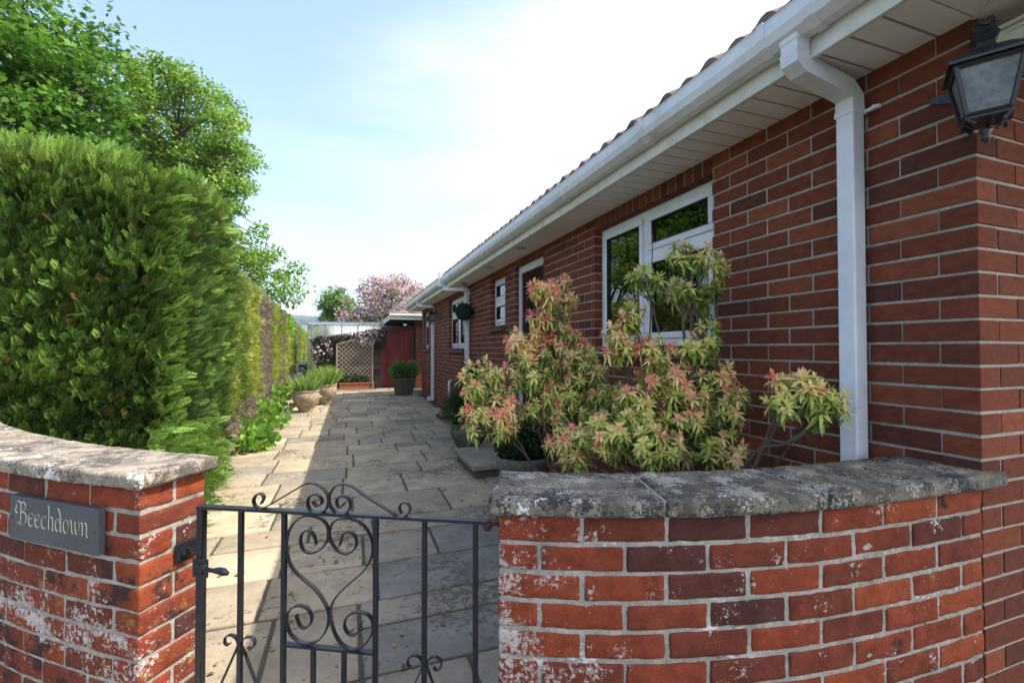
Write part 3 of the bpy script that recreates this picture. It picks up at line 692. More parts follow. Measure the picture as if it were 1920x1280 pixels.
def garden_wall(nm, label, path, zc, s0, s1, ends, copM, joints, seed, tones, cs0, cs1):
    t = thing(nm, label, 'garden wall', path((s0 + s1) / 2, .13, 0)); rr = random.Random(seed); B = MB(); z = zc - .007; k = 0; ia, ib, om = .03, .245, .1375
    while z > .02:
        za, zb = max(z - .065, .0), z
        full = (k % 2 == 1); a = s0; b = s1
        def put(p, q, d0, d1, det=True):
            B.tone = min(1, max(0, rr.gauss(*tones(p, k)))); j = lambda m: rr.uniform(-m, m)
            B.rbox(p + j(.002), q + j(.002), d0 + j(.002), d1 + j(.001), za + j(.0018), zb + j(.0018), path, r=.0055, n=(9 if det else 2, 4 if q - p < .12 or det else 1, 4), nz=.0028 if det else 0, seed=rr.uniform(0, 50), ns=26)
        if full and ends[1]: put(s1 - .1025, s1, ia, ib); b = s1 - .1125
        if full and ends[0]: put(s0, s0 + .1025, ia, ib); a = s0 + .1125
        # stretchers laid back from the free end
        if ends[1]:
            q = b
            while q > a + .02:
                p = max(a, q - .215); put(p, q, ia, om - .005); put(p, q, om + .005, ib, False); q -= .225
        else:
            p = a
            while p < b - .02:
                q = min(b, p + .215); put(p, q, ia, om - .005); put(p, q, om + .005, ib, False); p += .225
        z -= .075; k += 1
    B.build('brickwork', M['brick_right' if ends[0] else 'brick_left'], t, smooth=True)
    mo = MB(); n = 60
    for i in range(n):
        a, b = s0 + .0035 + (s1 - s0 - .007) * i / n, s0 + .0035 + (s1 - s0 - .007) * (i + 1) / n
        vs = []
        for s_ in (a, b):
            for (d, z_) in ((ia + .0035, 0), (ib - .0035, 0), (ib - .0035, zc - .001), (ia + .0035, zc - .001)): vs.append(path(s_, d, z_))
        mo.add(vs, [(0, 4, 7, 3), (1, 2, 6, 5), (3, 7, 6, 2)] + ([(0, 3, 2, 1)] if i == 0 else []) + ([(4, 5, 6, 7)] if i == n - 1 else []))
    mo.build('mortar', M['mortar_old'], t)
    ed = [cs0] + joints + [cs1]
    for i in range(len(ed) - 1):
        a, b = ed[i] + .003, ed[i + 1] - .003; c_ = MB(); nn = max(6, int((b - a) / .022))
        c_.rbox(a, b, 0, .275, zc, zc + .046, path, r=.010, n=(nn, 14, 4), nz=.0042, seed=seed + i * 3.3, ns=24)
        c_.build('coping_stone', copM, t, smooth=True)
        if i:
            c_ = MB(); c_.rbox(ed[i] - .006, ed[i] + .006, .012,   .268, zc + .002, zc + .042, path, r=.003); c_.build('coping_joint', M['mortar_old'], t)
    return t
PR = Path([(.337, 1.138), (.55, 1.038), (.780, .957), (1.12, .876), (1.45, .842), (1.75, .830), (1.96, .828)])
iR = float(np.interp(1.880, PR.p[:, 0], PR.L))
garden_wall('curved_garden_wall', 'low curved red brick wall with a lichened stone coping painted dark for its shade, joined to the house corner', PR, .835, .028, iR, (True, False), M['coping'], [.46, .92], 3,
    lambda s, k: (.18, .2) if .38 < s < .62 else (.6, .25), 0, PR.len)
PL = Path([(-2.25, 3.45), (-1.95, 3.0), (-1.68, 2.65), (-1.40, 2.33), (-1.13, 2.066), (-.852, 1.838), (-.587, 1.644)])
garden_wall('gate_pillar_wall', 'low red brick wall with stone coping painted pale for the sun, carrying the slate name plaque', PL, .845, 0, PL.len - .03, (False, True), M['coping_sun_painted'], [PL.len - 1.35, PL.len - .72][:1], 21,
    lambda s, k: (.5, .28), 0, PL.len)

# slate name plaque
def on_left(px):                                   # where along the left wall's face a pixel column falls
    r = (px - 960) / F; k = (SN + CS * r) / (CS - SN * r); best = None
    for i in range(900):
        a = PL.len - .03 - i * .0015; q = PL(a, .03, 0); e = abs(q[0] / q[1] - k)
        if best is None or e < best[0]: best = (e, Vector(q))
    q = best[1]; return q, q.x * SN + q.y * CS
pa_, da_ = on_left(42); pb_, db_ = on_left(206)
p0 = pb_; td = (pa_ - pb_).normalized(); nr = Vector((td.y, -td.x, 0)); u1, u0 = 0.0, (pa_ - pb_).length
if nr.dot(-p0) < 0: nr = -nr
zt = ((HY - 925) / F * da_ + (HY - 943) / F * db_) / 2 + EYE; zb = ((HY - 1003) / F * da_ + (HY - 1028) / F * db_) / 2 + EYE
ptl = lambda a, d, z: tuple(p0 + td * a + nr * d + Vector((0, 0, z)))
pq = thing('name_plaque', 'rectangular slate plaque reading Beechdown on the left brick wall', 'plaque', ptl((u0 + u1) / 2, 0, (zt + zb) / 2))
s = MB(); s.rbox(u1, u0, .004, .024, zb, zt, ptl, r=.002); s.build('slate_plate', M['slate'], pq)
for uu in (u0 - .012, u1 + .018):
    s = MB(); c_ = Vector(ptl(uu, .025, (zt + zb) / 2)); s.tube([c_ - nr * .004, c_ + nr * .0015], .005, 10); s.build('fixing_screw', M['slate'], pq)
# broad-nib lettering
def nib_strokes(m, strokes, ox, sc, base, w=.055, ang=R(40)):
    nx_, nz_ = math.cos(ang) * w, math.sin(ang) * w
    for st_ in strokes:
        pts = catmull([(x, z, 0) for x, z in st_], 8) if len(st_) > 2 else [Vector((*st_[0], 0)), Vector((*st_[1], 0))]
        for a, b in zip(pts[:-1], pts[1:]):
            t_ = (b - a)
            if t_.length < 1e-6: continue
            nn = Vector((-t_.y, t_.x, 0)).normalized() * .012
            q = [(a.x - nx_ - nn.x, a.y - nz_ - nn.y), (b.x - nx_ - nn.x, b.y - nz_ - nn.y), (b.x + nx_ + nn.x, b.y + nz_ + nn.y), (a.x + nx_ + nn.x, a.y + nz_ + nn.y)]
            m.add([ptl(u0 - (ox + x * sc), .0245, base + z * sc) for x, z in q], [(0, 1, 2, 3)])
GL = {
 'B': ([[(.28, 1.32), (.30, .9), (.28, .4), (.22, .05)], [(-.12, 1.0), (-.2, 1.25), (.0, 1.45), (.3, 1.38), (.6, 1.42), (.78, 1.2), (.62, .92), (.34, .8)], [(.34, .8), (.66, .78), (.86, .52), (.72, .14), (.4, .0), (.05, .04), (-.1, .14)], [(-.2, 1.1), (-.28, .8), (-.05, .68)]], 1.02),
 'e': ([[(.12, .42), (.42, .52), (.52, .72), (.34, .82), (.12, .66), (.06, .34), (.18, .06), (.4, .02), (.56, .16)]], .66),
 'c': ([[(.52, .68), (.36, .82), (.14, .66), (.06, .36), (.18, .06), (.4, .02), (.56, .14)]], .64),
 'h': ([[(.06, 1.46), (.16, 1.3), (.16, .6), (.14, .02)], [(.16, .56), (.34, .8), (.52, .72), (.54, .4), (.52, .1), (.62, .0)]], .74),
 'd': ([[(.5, .5), (.34, .8), (.12, .62), (.06, .3), (.2, .03), (.4, .1), (.54, .4)], [(.28, 1.42), (.46, 1.2), (.56, .8), (.56, .3), (.56, .08), (.66, .02)]], .76),
 'o': ([[(.32, .82), (.12, .66), (.06, .36), (.2, .04), (.42, .06), (.56, .4), (.48, .7), (.32, .82)]], .7),
 'w': ([[(.0, .84), (.12, .7), (.16, .3), (.26, .04), (.44, .3), (.5, .7)], [(.46, .8), (.5, .4), (.62, .04), (.82, .3), (.86, .6), (.8, .84)]], 1.0),
 'n': ([[(.02, .8), (.14, .72), (.16, .4), (.14, .02)], [(.16, .54), (.34, .8), (.52, .72), (.54, .36), (.54, .1), (.64, -.02)]], .74)}
tot = sum(GL[c_][1] for c_ in 'Beechdown'); width = (u0 - u1) * .80; scl = width / tot
s = MB(); ox = (u0 - u1) * .105; base = zb + (zt - zb) * .36
for ch in 'Beechdown':
    nib_strokes(s, GL[ch][0], ox, scl, base, w=.042); ox += GL[ch][1] * scl
s.build('lettering', M['letter'], pq)

# ============================================================ GATE
GL0, GR0 = Vector((-.425, 1.615, 0)), Vector((.360, 1.205, 0)); gd = (GR0 - GL0); GW = gd.length; gd.normalize(); gn = Vector((gd.y, -gd.x, 0))
def gp(zx, zy, off=0):                             # crop pixel -> point of the gate's plane
    px, py = 360 + zx / 3.048, 860 + zy / 3.048
    q = P(px, py, 1) - Vector((0, 0, EYE)); k = GL0.dot(gn) / Vector((q.x, q.y, 0)).dot(gn)
    return q * k + Vector((0, 0, EYE)) + gn * off
gate = thing('garden_gate', 'black wrought iron garden gate with scrolls between the two brick walls', 'gate', tuple(GL0))
ZR = (gp(60, 262).z + gp(1650, 352).z) / 2; ZB = .06
def gu_(zx, zy=400): return (gp(zx, zy) - GL0).dot(gd)
def gpt(u_, z, off=0): return GL0 + gd * u_ + gn * off + Vector((0, 0, z))
def gbar(m, u_, z0, z1, hw): m.box(u_ - hw, u_ + hw, -hw, hw, z0, z1, lambda a, b, c_: tuple(gpt(a, c_, b)))
uL, uRt = gu_(68, 300), gu_(1665, 350) + .012
f = MB(); gbar(f, uL, ZB, ZR, .0095); f.box(uL - .0095, uRt, -.012, .012, ZR - .004, ZR + .004, lambda a, b, c_: tuple(gpt(a, c_, b))); gbar(f, gu_(1622, 400), ZB, ZR - .004, .0065)
f.box(uL, gu_(1622, 400), -.010, .010, ZB, ZB + .007, lambda a, b, c_: tuple(gpt(a, c_, b))); f.build('gate_frame', M['black'], gate)
zmid = (gp(545, 1035).z + gp(1050, 1085).z) / 2
for zx in (292, 537, 1057, 1333):
    b = MB(); gbar(b, gu_(zx, 500), ZB + .007, ZR - .004, .0062); b.build('upright_bar', M['black'], gate)
ua, ub = gu_(537, 500), gu_(1057, 500)
b = MB(); b.box(ua, ub, -.009, .009, zmid - .003, zmid + .003, lambda a, b_, c_: tuple(gpt(a, c_, b_))); b.build('middle_rail', M['black'], gate)
for fr_ in (.333, .667):
    b = MB(); gbar(b, ua + (ub - ua) * fr_, ZB + .007, zmid - .003, .0058); b.build('lower_bar', M['black'], gate)
def scroll(name, pts, hw=.0065, ht=.0019):
    q = [gp(x, y) for x, y in pts]; q = [GL0 + gd * ((p - GL0).dot(gd)) + Vector((0, 0, p.z)) for p in q]
    c_ = catmull(q, 7); m = MB(); m.strip(c_, gn, hw, None, ht); return m.build(name, M['black'], gate)
scroll('heart_scroll', [(722, 478), (705, 425), (675, 398), (640, 415), (630, 460), (650, 510), (695, 525), (745, 505), (783, 450), (785, 385), (755, 340), (700, 318), (640, 322), (585, 365), (553, 440), (553, 520), (580, 600), (640, 665), (710, 722), (762, 790), (792, 860), (785, 940), (750, 1000), (700, 1030), (640, 1025), (580, 980), (555, 910), (562, 860), (595, 828), (640, 820), (680, 845), (697, 885), (688, 925), (655, 945), (628, 925), (608, 872)])
scroll('heart_scroll', [(853, 482), (870, 425), (900, 405), (935, 425), (948, 465), (935, 505), (890, 530), (835, 505), (795, 440), (798, 385), (825, 345), (875, 330), (935, 338), (990, 375), (1030, 440), (1040, 510), (1020, 580), (975, 640), (900, 705), (840, 765), (805, 830), (808, 910), (835, 990), (880, 1045), (940, 1065), (1000, 1035), (1038, 975), (1040, 910), (1010, 868), (955, 857), (905, 875), (882, 920), (895, 965), (932, 985), (962, 965), (980, 912)])
scroll('crest_scroll', [(405, 248), (420, 215), (405, 193), (378, 198), (362, 228), (372, 260), (405, 276), (440, 262), (520, 215), (600, 168), (645, 142), (690, 132), (740, 148), (778, 190), (787, 240), (768, 285), (725, 300), (685, 285), (668, 245), (680, 208), (712, 196), (742, 212), (748, 245), (722, 262), (697, 235)])
scroll('crest_scroll', [(880, 242), (855, 268), (835, 250), (838, 218), (868, 203), (900, 220), (912, 262), (885, 303), (840, 305), (803, 270), (790, 220), (808, 170), (850, 140), (895, 140), (935, 160), (1000, 205), (1090, 262), (1175, 315), (1205, 325), (1240, 305), (1252, 272), (1235, 245), (1205, 245), (1190, 272), (1203, 302)])
scroll('side_scroll', [(238, 1032), (222, 1040), (206, 1025), (212, 995), (238, 985), (268, 1000), (282, 1032), (272, 1065), (235, 1150), (180, 1275), (120, 1420)], .005, .0018)
scroll('side_scroll', [(335, 1052), (355, 1060), (375, 1040), (372, 1008), (345, 995), (312, 1008), (300, 1040), (320, 1085), (355, 1175), (398, 1285), (450, 1420)], .005, .0018)
scroll('side_scroll', [(1290, 1162), (1262, 1166), (1240, 1145), (1248, 1110), (1280, 1098), (1312, 1115), (1322, 1150), (1310, 1190), (1270, 1280), (1215, 1400)], .005, .0018)
scroll('side_scroll', [(1385, 1165), (1405, 1180), (1428, 1160), (1425, 1125), (1395, 1105), (1360, 1120), (1348, 1150), (1362, 1200), (1395, 1285), (1440, 1400)], .005, .0018)
# hinge knuckle on the right, latch on the left
h_ = MB(); c_ = gp(1690, 372); h_.lathe([(0, -.014), (.009, -.012), (.0125, -.004), (.0125, .006), (.008, .013), (0, .014)], tuple(c_), 14); h_.tube([c_ + Vector((0, 0, .006)), c_ + gd * .035 + Vector((0, 0, .006))], .006, 8)
h_.build('hinge', M['rust'], gate, smooth=True)
lc = gpt(uL, gp(70, 600).z)
l_ = MB(); LM = lambda a, b, c_: tuple(lc + gd * a + gn * b + Vector((0, 0, c_)))
l_.rbox(-.016, .034, .010, .016, -.026, .028, LM, r=.002); l_.rbox(-.004, .022, .016, .022, -.008, .012, LM, r=.002); l_.tube([LM(.022, .018, .004), LM(.034, .024, .012), LM(.038, .02, .014)], [.006, .009, .008], 8)
l_.tube([LM(.03, .02, .002), LM(.055, .02, .0), LM(.075, .02, .001), LM(.092, .02, -.002), LM(.106, .02, -.006)], [.007, .006, .010, .011, .005], 8)
for a, c_ in ((-.006, -.013), (.018, -.014)): l_.tube([LM(a, .015, c_), LM(a, .019, c_)], .003, 8)
l_.build('latch', M['black'], gate)
# catch plate on the pillar's gate side
pe = PL.len - .03; ca = thing('latch_catch', 'small black iron catch plate screwed to the left brick pillar', 'latch', PL(pe, .16, .72))
zc_ = gp(0, 620).z; m_ = MB(); EM = lambda a, b, c_: PL(pe + b, .138 + a, zc_ + c_)
m_.rbox(-.002, .07, .002, .007, -.036, .028, EM, r=.002); m_.rbox(.02, .045, .006, .03, -.018, -.010, EM, r=.002); m_.rbox(.02, .026, .02, .045, -.018, .012, EM, r=.002)
for a, c_ in ((.01, .016), (.01, -.026), (.06, .016)): m_.tube([EM(a, .006, c_), EM(a, .010, c_)], .004, 8)
o = m_.build('plate', M['black'], ca)

# ============================================================ LANTERNS
def lantern(name, label, c, ang, arm, corner=False):
    """square tapering lantern, c = centre of the top rim, ang = outward direction"""
    t = thing(name, label, 'lantern', (c[0], c[1], c[2] - .2), 0)
    ca_, sa_ = math.cos(ang), math.sin(ang)
    T = lambda a, b, z: (c[0] + a * ca_ - b * sa_, c[1] + a * sa_ + b * ca_, c[2] + z)     # a outward
    wt, wb, h = .069, .045, .142; fr = MB()
    for sx in (-1, 1):
        for sy in (-1, 1): fr.tube([T(sx * wt, sy * wt, 0), T(sx * wb, sy * wb, -h)], .0065, 4)
    for (w, z, q) in ((wt, 0, .008), (wb, -h, .008)):
        pts = [T(w, w, z), T(-w, w, z), T(-w, -w, z), T(w, -w, z)]
        for i in range(4): fr.tube([pts[i], pts[(i + 1) % 4]], q, 4)
    fr.rbox(-wb - .004, wb + .004, -wb - .004, wb + .004, -h - .014, -h - .004, T, r=.003)
    # pierced bottom skirt
    for sx in (-1, 1):
        for k in range(3): fr.tube([T(sx * wb, -wb + .018 + k * .036, -h - .012), T(sx * (wb - .018), -wb + .018 + k * .036, -h - .03)], .005, 4)
        for k in range(3): fr.tube([T(-wb + .018 + k * .036, sx * wb, -h - .012), T(-wb + .018 + k * .036, sx * (wb - .018), -h - .03)], .005, 4)
    fr.build('frame', M['black'], t)
    rf_ = MB(); w = wt + .016
    ring = [(w, .004), (w, .012), (w * .55, .045), (.022, .058), (.018, .075), (.03, .09), (.022, .105), (.03, .118), (.012, .132), (.0, .136)]
    vs = []; 
    for (q, z) in ring:
        for (a, b) in ((1, 1), (-1, 1), (-1, -1), (1, -1)): vs.append(T(q * a, q * b, z))
    rf_.add(vs, [(i * 4 + k, i * 4 + (k + 1) % 4, (i + 1) * 4 + (k + 1) % 4, (i + 1) * 4 + k) for i in range(len(ring) - 1) for k in range(4)] + [(3, 2, 1, 0)])
    rf_.build('lantern_roof', M['black'], t)
    gl_ = MB(); e = .004
    for (a, b) in ((1, 0), (-1, 0), (0, 1), (0, -1)):
        def pt(s_, z, w): return T(a * w + (0 if a else s_ * w), b * w + (0 if b else s_ * w), z)
        gl_.add([pt(-1, 0, wt - e), pt(1, 0, wt - e), pt(1, -h, wb - e), pt(-1, -h, wb - e)], [(0, 1, 2, 3)])
    gl_.build('glass', M['lamp_glass'], t)
    bo = MB(); bo.lathe([(0, 0), (.012, -.004), (.016, -.012), (.009, -.02), (.012, -.03), (.006, -.042), (0, -.046)], T(0, 0, -h - .03), 12); bo.build('finial', M['black'], t, smooth=True)
    b = MB(); b.tube([T(-arm, 0, .02), T(-arm * .6, 0, .075), T(-.02, 0, .1), T(0, 0, .09)], [.012, .010, .010, .012], 8)
    b.tube([T(-arm, 0, -.04), T(-arm * .75, 0, -.03), T(-arm * .62, 0, .03), T(-arm * .4, 0, .055)], [.008, .008, .008, .006], 8)
    b.rbox(-arm - .012, -arm + .004, -.032, .032, -.09, .07, T, r=.006)
    for q in (.026, -.026): b.tube([T(-.02, q, .12), T(.02, q * .4, .135), T(.045, 0, .11)], [.006, .01, .005], 6)
    b.build('bracket', M['black'], t, smooth=True)
    if corner:                                     # leaf-shaped straps wrapping the corner onto both wall faces
        for (dxy, nrm) in (((0, 1), (-1, 0)), ((1, 0), (0, -1))):
            m = MB(); p = Vector((X0, YF, c[2] - .012)); d_ = Vector((*dxy, 0)); nn_ = Vector((*nrm, 0)); vs = []
            prof = [(0, .05, .03), (.03, .038, .022), (.06, .03, .014), (.09, .026, .010), (.115, .018, .009), (.135, .004, .006)]
            for (s_, hz, th) in prof:
                for sgn in (1, -1):
                    for o_ in (0.001, th): vs.append(p + d_ * s_ + nn_ * o_ + Vector((0, 0, sgn * hz * .55 + s_ * .35)))
            m.add(vs, [q for i in range(5) for q in ((4 * i, 4 * i + 1, 4 * i + 5, 4 * i + 4), (4 * i + 1, 4 * i + 3, 4 * i + 7, 4 * i + 5), (4 * i + 3, 4 * i + 2, 4 * i + 6, 4 * i + 7))] + [(20, 21, 23, 22)])
            m.build('leaf_strap', M['black'], t)
    return t
k_ = .15; lantern('wall_lantern', 'large black lantern on a leaf bracket at the near house corner under the soffit', (X0 - k_ * .85, YF - k_ * .53, 2.088), R(212), .15, True)
lantern('wall_lantern', 'small black lantern on the far stretch of house wall beside the farthest downpipe', (1.70, 9.95, 2.03), R(180), .17)

# hanging leafy ball
ball = thing('topiary_ball', 'dark green artificial leafy ball hanging on chains from the soffit', 'topiary ball', (1.73, 7.11, 1.72))
bc = np.array([1.73, 7.11, 1.868])
s = MB(); prof = [(.128 * math.sin(math.pi * i / 12), -.128 * math.cos(math.pi * i / 12)) for i in range(13)]; s.lathe(prof, tuple(bc), 24); s.build('ball_core', M['box_ball'], ball, smooth=True)
n = 2600; dr = rng.normal(size=(n, 3)); dr /= np.linalg.norm(dr, axis=1, keepdims=True)
lf_v = [(0, 0, 0), (-.35, .45, .05), (.35, .45, .05), (0, 1, 0)]; lf_f = [(0, 2, 3, 1)]
bulk('ball_leaves', lf_v, lf_f, frames(bc + dr * .122, dr + rng.normal(size=(n, 3)) * .6, rng.uniform(.02, .034, n)), rng.uniform(0, 1, n), M['box_ball'], ball)
s = MB(); hk = Vector((1.73, 7.11, 2.31))
for a in range(3):
    th = a * 2.094 + .4; s.tube([hk, hk + Vector((.02 * math.cos(th), .02 * math.sin(th), -.12)), Vector(bc) + Vector((.05 * math.cos(th), .05 * math.sin(th), .12))], .003, 5)
s.tube([hk, hk + Vector((0, 0, .02))], .004, 6); s.lathe([(0, 0), (.045, 0), (.05, .006), (.05, .018)], (1.73, 7.11, 2.31), 16); s.build('hanging_chain', M['wool'], ball)

# ============================================================ PLANTS
def ell_pts(n, c, r, shell=.55):
    d = rng.normal(size=(n, 3)); d /= np.linalg.norm(d, axis=1, keepdims=True)
    return np.asarray(c) + d * np.asarray(r) * (rng.uniform(shell ** 3, 1, n) ** (1 / 3))[:, None]
LEAF4 = ([(0, 0, 0), (-.3, .35, .04), (0, .4, -.05), (.3, .35, .04), (-.22, .75, .0), (0, .75, -.06), (.22, .75, .0), (0, 1.05, -.1)], [(0, 2, 1), (0, 3, 2), (1, 2, 5, 4), (2, 3, 6, 5), (4, 5, 7), (5, 6, 7)])
LEAFB = ([(0, 0, 0), (-.42, .3, .06), (.42, .3, .06), (-.36, .75, -.02), (.36, .75, -.02), (0, 1.05, -.12)], [(0, 2, 4, 3, 1), (3, 4, 5)])

# pieris whorls: narrow leaves radiating from a shoot tip
def whorl_template():
    V = []; Fc = []; kind = []
    def leaf(az, el, L_, w, droop, base_z, k):
        b = len(V); d = np.array([math.cos(az) * math.cos(el), math.sin(az) * math.cos(el), math.sin(el)]); sd = np.array([-math.sin(az), math.cos(az), 0]); up_ = np.cross(sd, d) * -1
        for t_, ww in ((0, .18), (.3, .8), (.6, 1.0), (1, 0)):
            c_ = np.array([0, 0, base_z]) + d * L_ * t_ + np.array([0, 0, -1]) * droop * L_ * t_ * t_
            if ww and t_ > 0: V.extend([c_ - sd * w * ww + up_ * w * .25, c_, c_ + sd * w * ww + up_ * w * .25])
            elif t_ == 0: V.append(c_)
            else: V.append(c_)
        Fc.extend([(b, b + 2, b + 1), (b, b + 3, b + 2), (b + 1, b + 2, b + 5, b + 4), (b + 2, b + 3, b + 6, b + 5), (b + 4, b + 5, b + 7), (b + 5, b + 6, b + 7)]); kind.extend([k] * 6)
    r_ = random.Random(3)
    for i in range(9): leaf(i * 2.4 + r_.uniform(-.3, .3), R(r_.uniform(25, 75)), r_.uniform(.6, 1.05), .115, .12, r_.uniform(-.08, .08), 1)
    for i in range(9): leaf(i * 2.4 + 1 + r_.uniform(-.3, .3), R(r_.uniform(-10, 35)), r_.uniform(.8, 1.25), .145, .35, r_.uniform(-.3, -.05), 0)
    for i in range(6): leaf(i * 1.3 + 2 + r_.uniform(-.2, .2), R(r_.uniform(-55, -5)), r_.uniform(.7, 1.2), .155, .45, r_.uniform(-.75, -.3), -1)
    return V, Fc, np.array(kind)
WV, WF, WK = whorl_template()
# template's axis is +Z -> frames() uses +Y: swap
WV = [(v[0], v[2], -v[1]) for v in WV]

def pieris(label, blobs, root, stems, seed):
    """blobs: (point, radius(3), count, tone mean)"""
    sh = thing('pieris_shrub', label, 'shrub', tuple(root)); pos = []; tn = []; ax = []
    root = Vector(root); br = MB(); rr = random.Random(seed)
    for c_, r_, n_, tm in blobs:
        c_ = Vector(c_); pts = ell_pts(int(n_ * 1.7), c_, r_, .35)
        # thin out points that sit too close together
        keep = []
        for p in pts:
            if all(np.linalg.norm(p - q) > .030 for q in keep): keep.append(p)
        base = root.lerp(c_, .25); base.z = root.z + (c_.z - root.z) * .12
        mid = root.lerp(c_, .62) + Vector((rr.uniform(-.05, .05), rr.uniform(-.05, .05), -.04)); cc = c_ - Vector((0, 0, r_[2] * .35))
        main = catmull([root, base, mid, cc], 6); br.tube(main, [.010 - .007 * i / len(main) for i in range(len(main))], 6)
        for p in keep:
            p = Vector(p); a = main[-1 - rr.randint(0, 3)]
            m1 = a.lerp(p, .5) + Vector((rr.uniform(-.02, .02), rr.uniform(-.02, .02), -.02))
            br.tube([a, m1, p], [.003, .0022, .0014], 4, cap=False)
            pos.append(p); d = (p - c_) * .9; d = d.normalized() * .5 + Vector((-.1, -.05, 1.05)); ax.append(d + Vector(rng.normal(size=3)) * .22); tn.append(tm)
    for pts_, r0 in stems: br.tube(catmull(pts_, 6), [r0 * (1 - .75 * i / (6 * (len(pts_) - 1))) for i in range(6 * (len(pts_) - 1) + 1)], 6)
    br.build('branches', M['twig'], sh, smooth=True)
    pos = np.array([tuple(p) for p in pos]); ax = np.array([tuple(p) for p in ax]); n_ = len(pos)
    base = np.clip(np.array(tn) + .07 + rng.normal(0, .14, n_), .02, 1)
    ts = np.empty((n_, len(WF)))
    for k, off, am in ((1, .0, .06), (0, -.14, .07), (-1, -.38, .08)):
        ts[:, WK == k] = np.clip(base[:, None] + off + rng.normal(0, am, (n_, 1)) + rng.normal(0, .05, (n_, (WK == k).sum())), 0, 1)
    bulk('leaves', WV, WF, frames(pos, ax, rng.uniform(.028, .054, n_)), ts, M['pieris'], sh)
    return sh
def bl(px, py, dep, rx, ry, n, tone, rd=None):
    k = dep / F; return (P(px, py, dep), (rx * k, (rd or rx) * k, ry * k), int(n * 1.2), tone)
rootA = P(1090, 850, 2.45); rootA.z = .30
pieris('pieris shrub with coral and yellow-green leaf whorls standing in front of the brown front door', [
    bl(1040, 545, 2.5, 48, 30, 22, .66), bl(1030, 600, 2.5, 42, 45, 22, .55), bl(1060, 650, 2.5, 40, 40, 16, .7), bl(985, 640, 2.5, 45, 30, 16, .72),
    bl(905, 715, 2.45, 42, 45, 24, .55), bl(925, 770, 2.4, 60, 50, 34, .62), bl(1000, 750, 2.5, 50, 50, 18, .5), bl(1060, 740, 2.5, 60, 60, 34, .55), bl(1130, 760, 2.4, 50, 50, 22, .45),
    bl(1090, 690, 2.5, 50, 40, 20, .5), bl(1000, 690, 2.45, 50, 35, 16, .45), bl(1075, 830, 2.2, 50, 35, 20, .66)], rootA,
    [([rootA, P(1080, 760, 2.5), P(1050, 660, 2.5), P(1040, 560, 2.5)], .013)], 4)
rootB = P(1310, 890, 2.15); rootB.z = .25
pieris('taller pieris shrub with yellow-green and orange leaf whorls standing in front of the large window', [
    bl(1290, 480, 2.15, 50, 22, 12, .4), bl(1210, 520, 2.15, 32, 26, 9, .42), bl(1300, 545, 2.15, 50, 28, 14, .42), bl(1345, 500, 2.15, 22, 22, 5, .5), bl(1190, 590, 2.15, 26, 22, 7, .45), bl(1325, 600, 2.15, 30, 30, 5, .3),
    bl(1160, 640, 2.15, 38, 30, 16, .66), bl(1225, 655, 2.15, 40, 28, 14, .6), bl(1310, 650, 2.15, 45, 28, 16, .5), bl(1240, 700, 2.15, 60, 35, 26, .62), bl(1330, 710, 2.15, 50, 40, 20, .5), bl(1360, 770, 2.1, 45, 55, 22, .52),
    bl(1280, 760, 2.1, 60, 45, 32, .58), bl(1200, 770, 2.1, 55, 50, 26, .55), bl(1140, 810, 2.05, 60, 40, 26, .55), bl(1220, 830, 2.0, 60, 35, 24, .52), bl(1310, 825, 2.05, 55, 35, 16, .45), bl(1370, 850, 1.95, 30, 20, 7, .62),
    bl(1490, 720, 1.62, 42, 22, 18, .50), bl(1530, 755, 1.62, 50, 28, 22, .42), bl(1460, 750, 1.62, 22, 18, 5, .45)], rootB,
    [([rootB, P(1300, 780, 2.1), P(1285, 650, 2.15), P(1280, 560, 2.15), P(1300, 480, 2.15)], .012), ([rootB, P(1240, 820, 2.1), P(1215, 700, 2.15), P(1220, 600, 2.15), P(1225, 440, 2.15)], .009),
     ([rootB, P(1400, 865, 1.8), P(1470, 830, 1.66), P(1530, 790, 1.62), P(1580, 745, 1.62)], .010), ([P(1480, 828, 1.66), P(1515, 800, 1.62), P(1505, 750, 1.62)], .006)], 9)

# dense small-leaved shrubs
def bush(parent, name, blobs, mat, leaf, size, n, spread=.5, tone=(.5, .3), axis_up=.4):
    allp = []; ax = []
    wt = np.array([b[1][0] * b[1][1] * b[1][2] for b in blobs]) ** .66; wt /= wt.sum()
    for (c_, r_), w in zip(blobs, wt):
        k = int(n * w); p = ell_pts(k, c_, r_, spread); p = p + np.array([mnoise.noise_vector(Vector(q) * 7) for q in p]) * .12 * min(r_)
        allp.append(p); ax.append((p - np.asarray(c_)) / np.asarray(r_) + np.array([0, 0, axis_up]) + rng.normal(size=p.shape) * .45)
    p = np.concatenate(allp); a = np.concatenate(ax); k = len(p)
    return bulk(name, leaf[0], leaf[1], frames(p, a, rng.uniform(size * .7, size * 1.3, k)), np.clip(rng.normal(tone[0], tone[1], k), 0, 1), mat, parent)
def pot(name, label, c, prof, mat, lump=.02, ribs=0, cat='plant pot', seed=0):
    t = thing(name, label, cat, c); m = MB(); m.lathe(prof, c, 48, lump, ribs, seed); m.build('pot_body', mat, t, smooth=not ribs)
    r = prof[-1][0]; m = MB(); z = prof[-1][1] + .0; m.lathe([(r * 1.02, z - .01), (r * .5, z + .01), (.001, z + .02)], c, 24); m.build('compost', M['soil'], t, smooth=True); return t
def urn(w, h):                                     # bulging garden urn with rolled rim
    return [(w * .0, 0), (w * .24, 0), (w * .27, h * .04), (w * .25, h * .1), (w * .34, h * .25), (w * .45, h * .48), (w * .5, h * .68), (w * .485, h * .82), (w * .44, h * .90), (w * .46, h * .94), (w * .475, h * .98), (w * .45, h), (w * .41, h * .985), (w * .39, h * .9)]
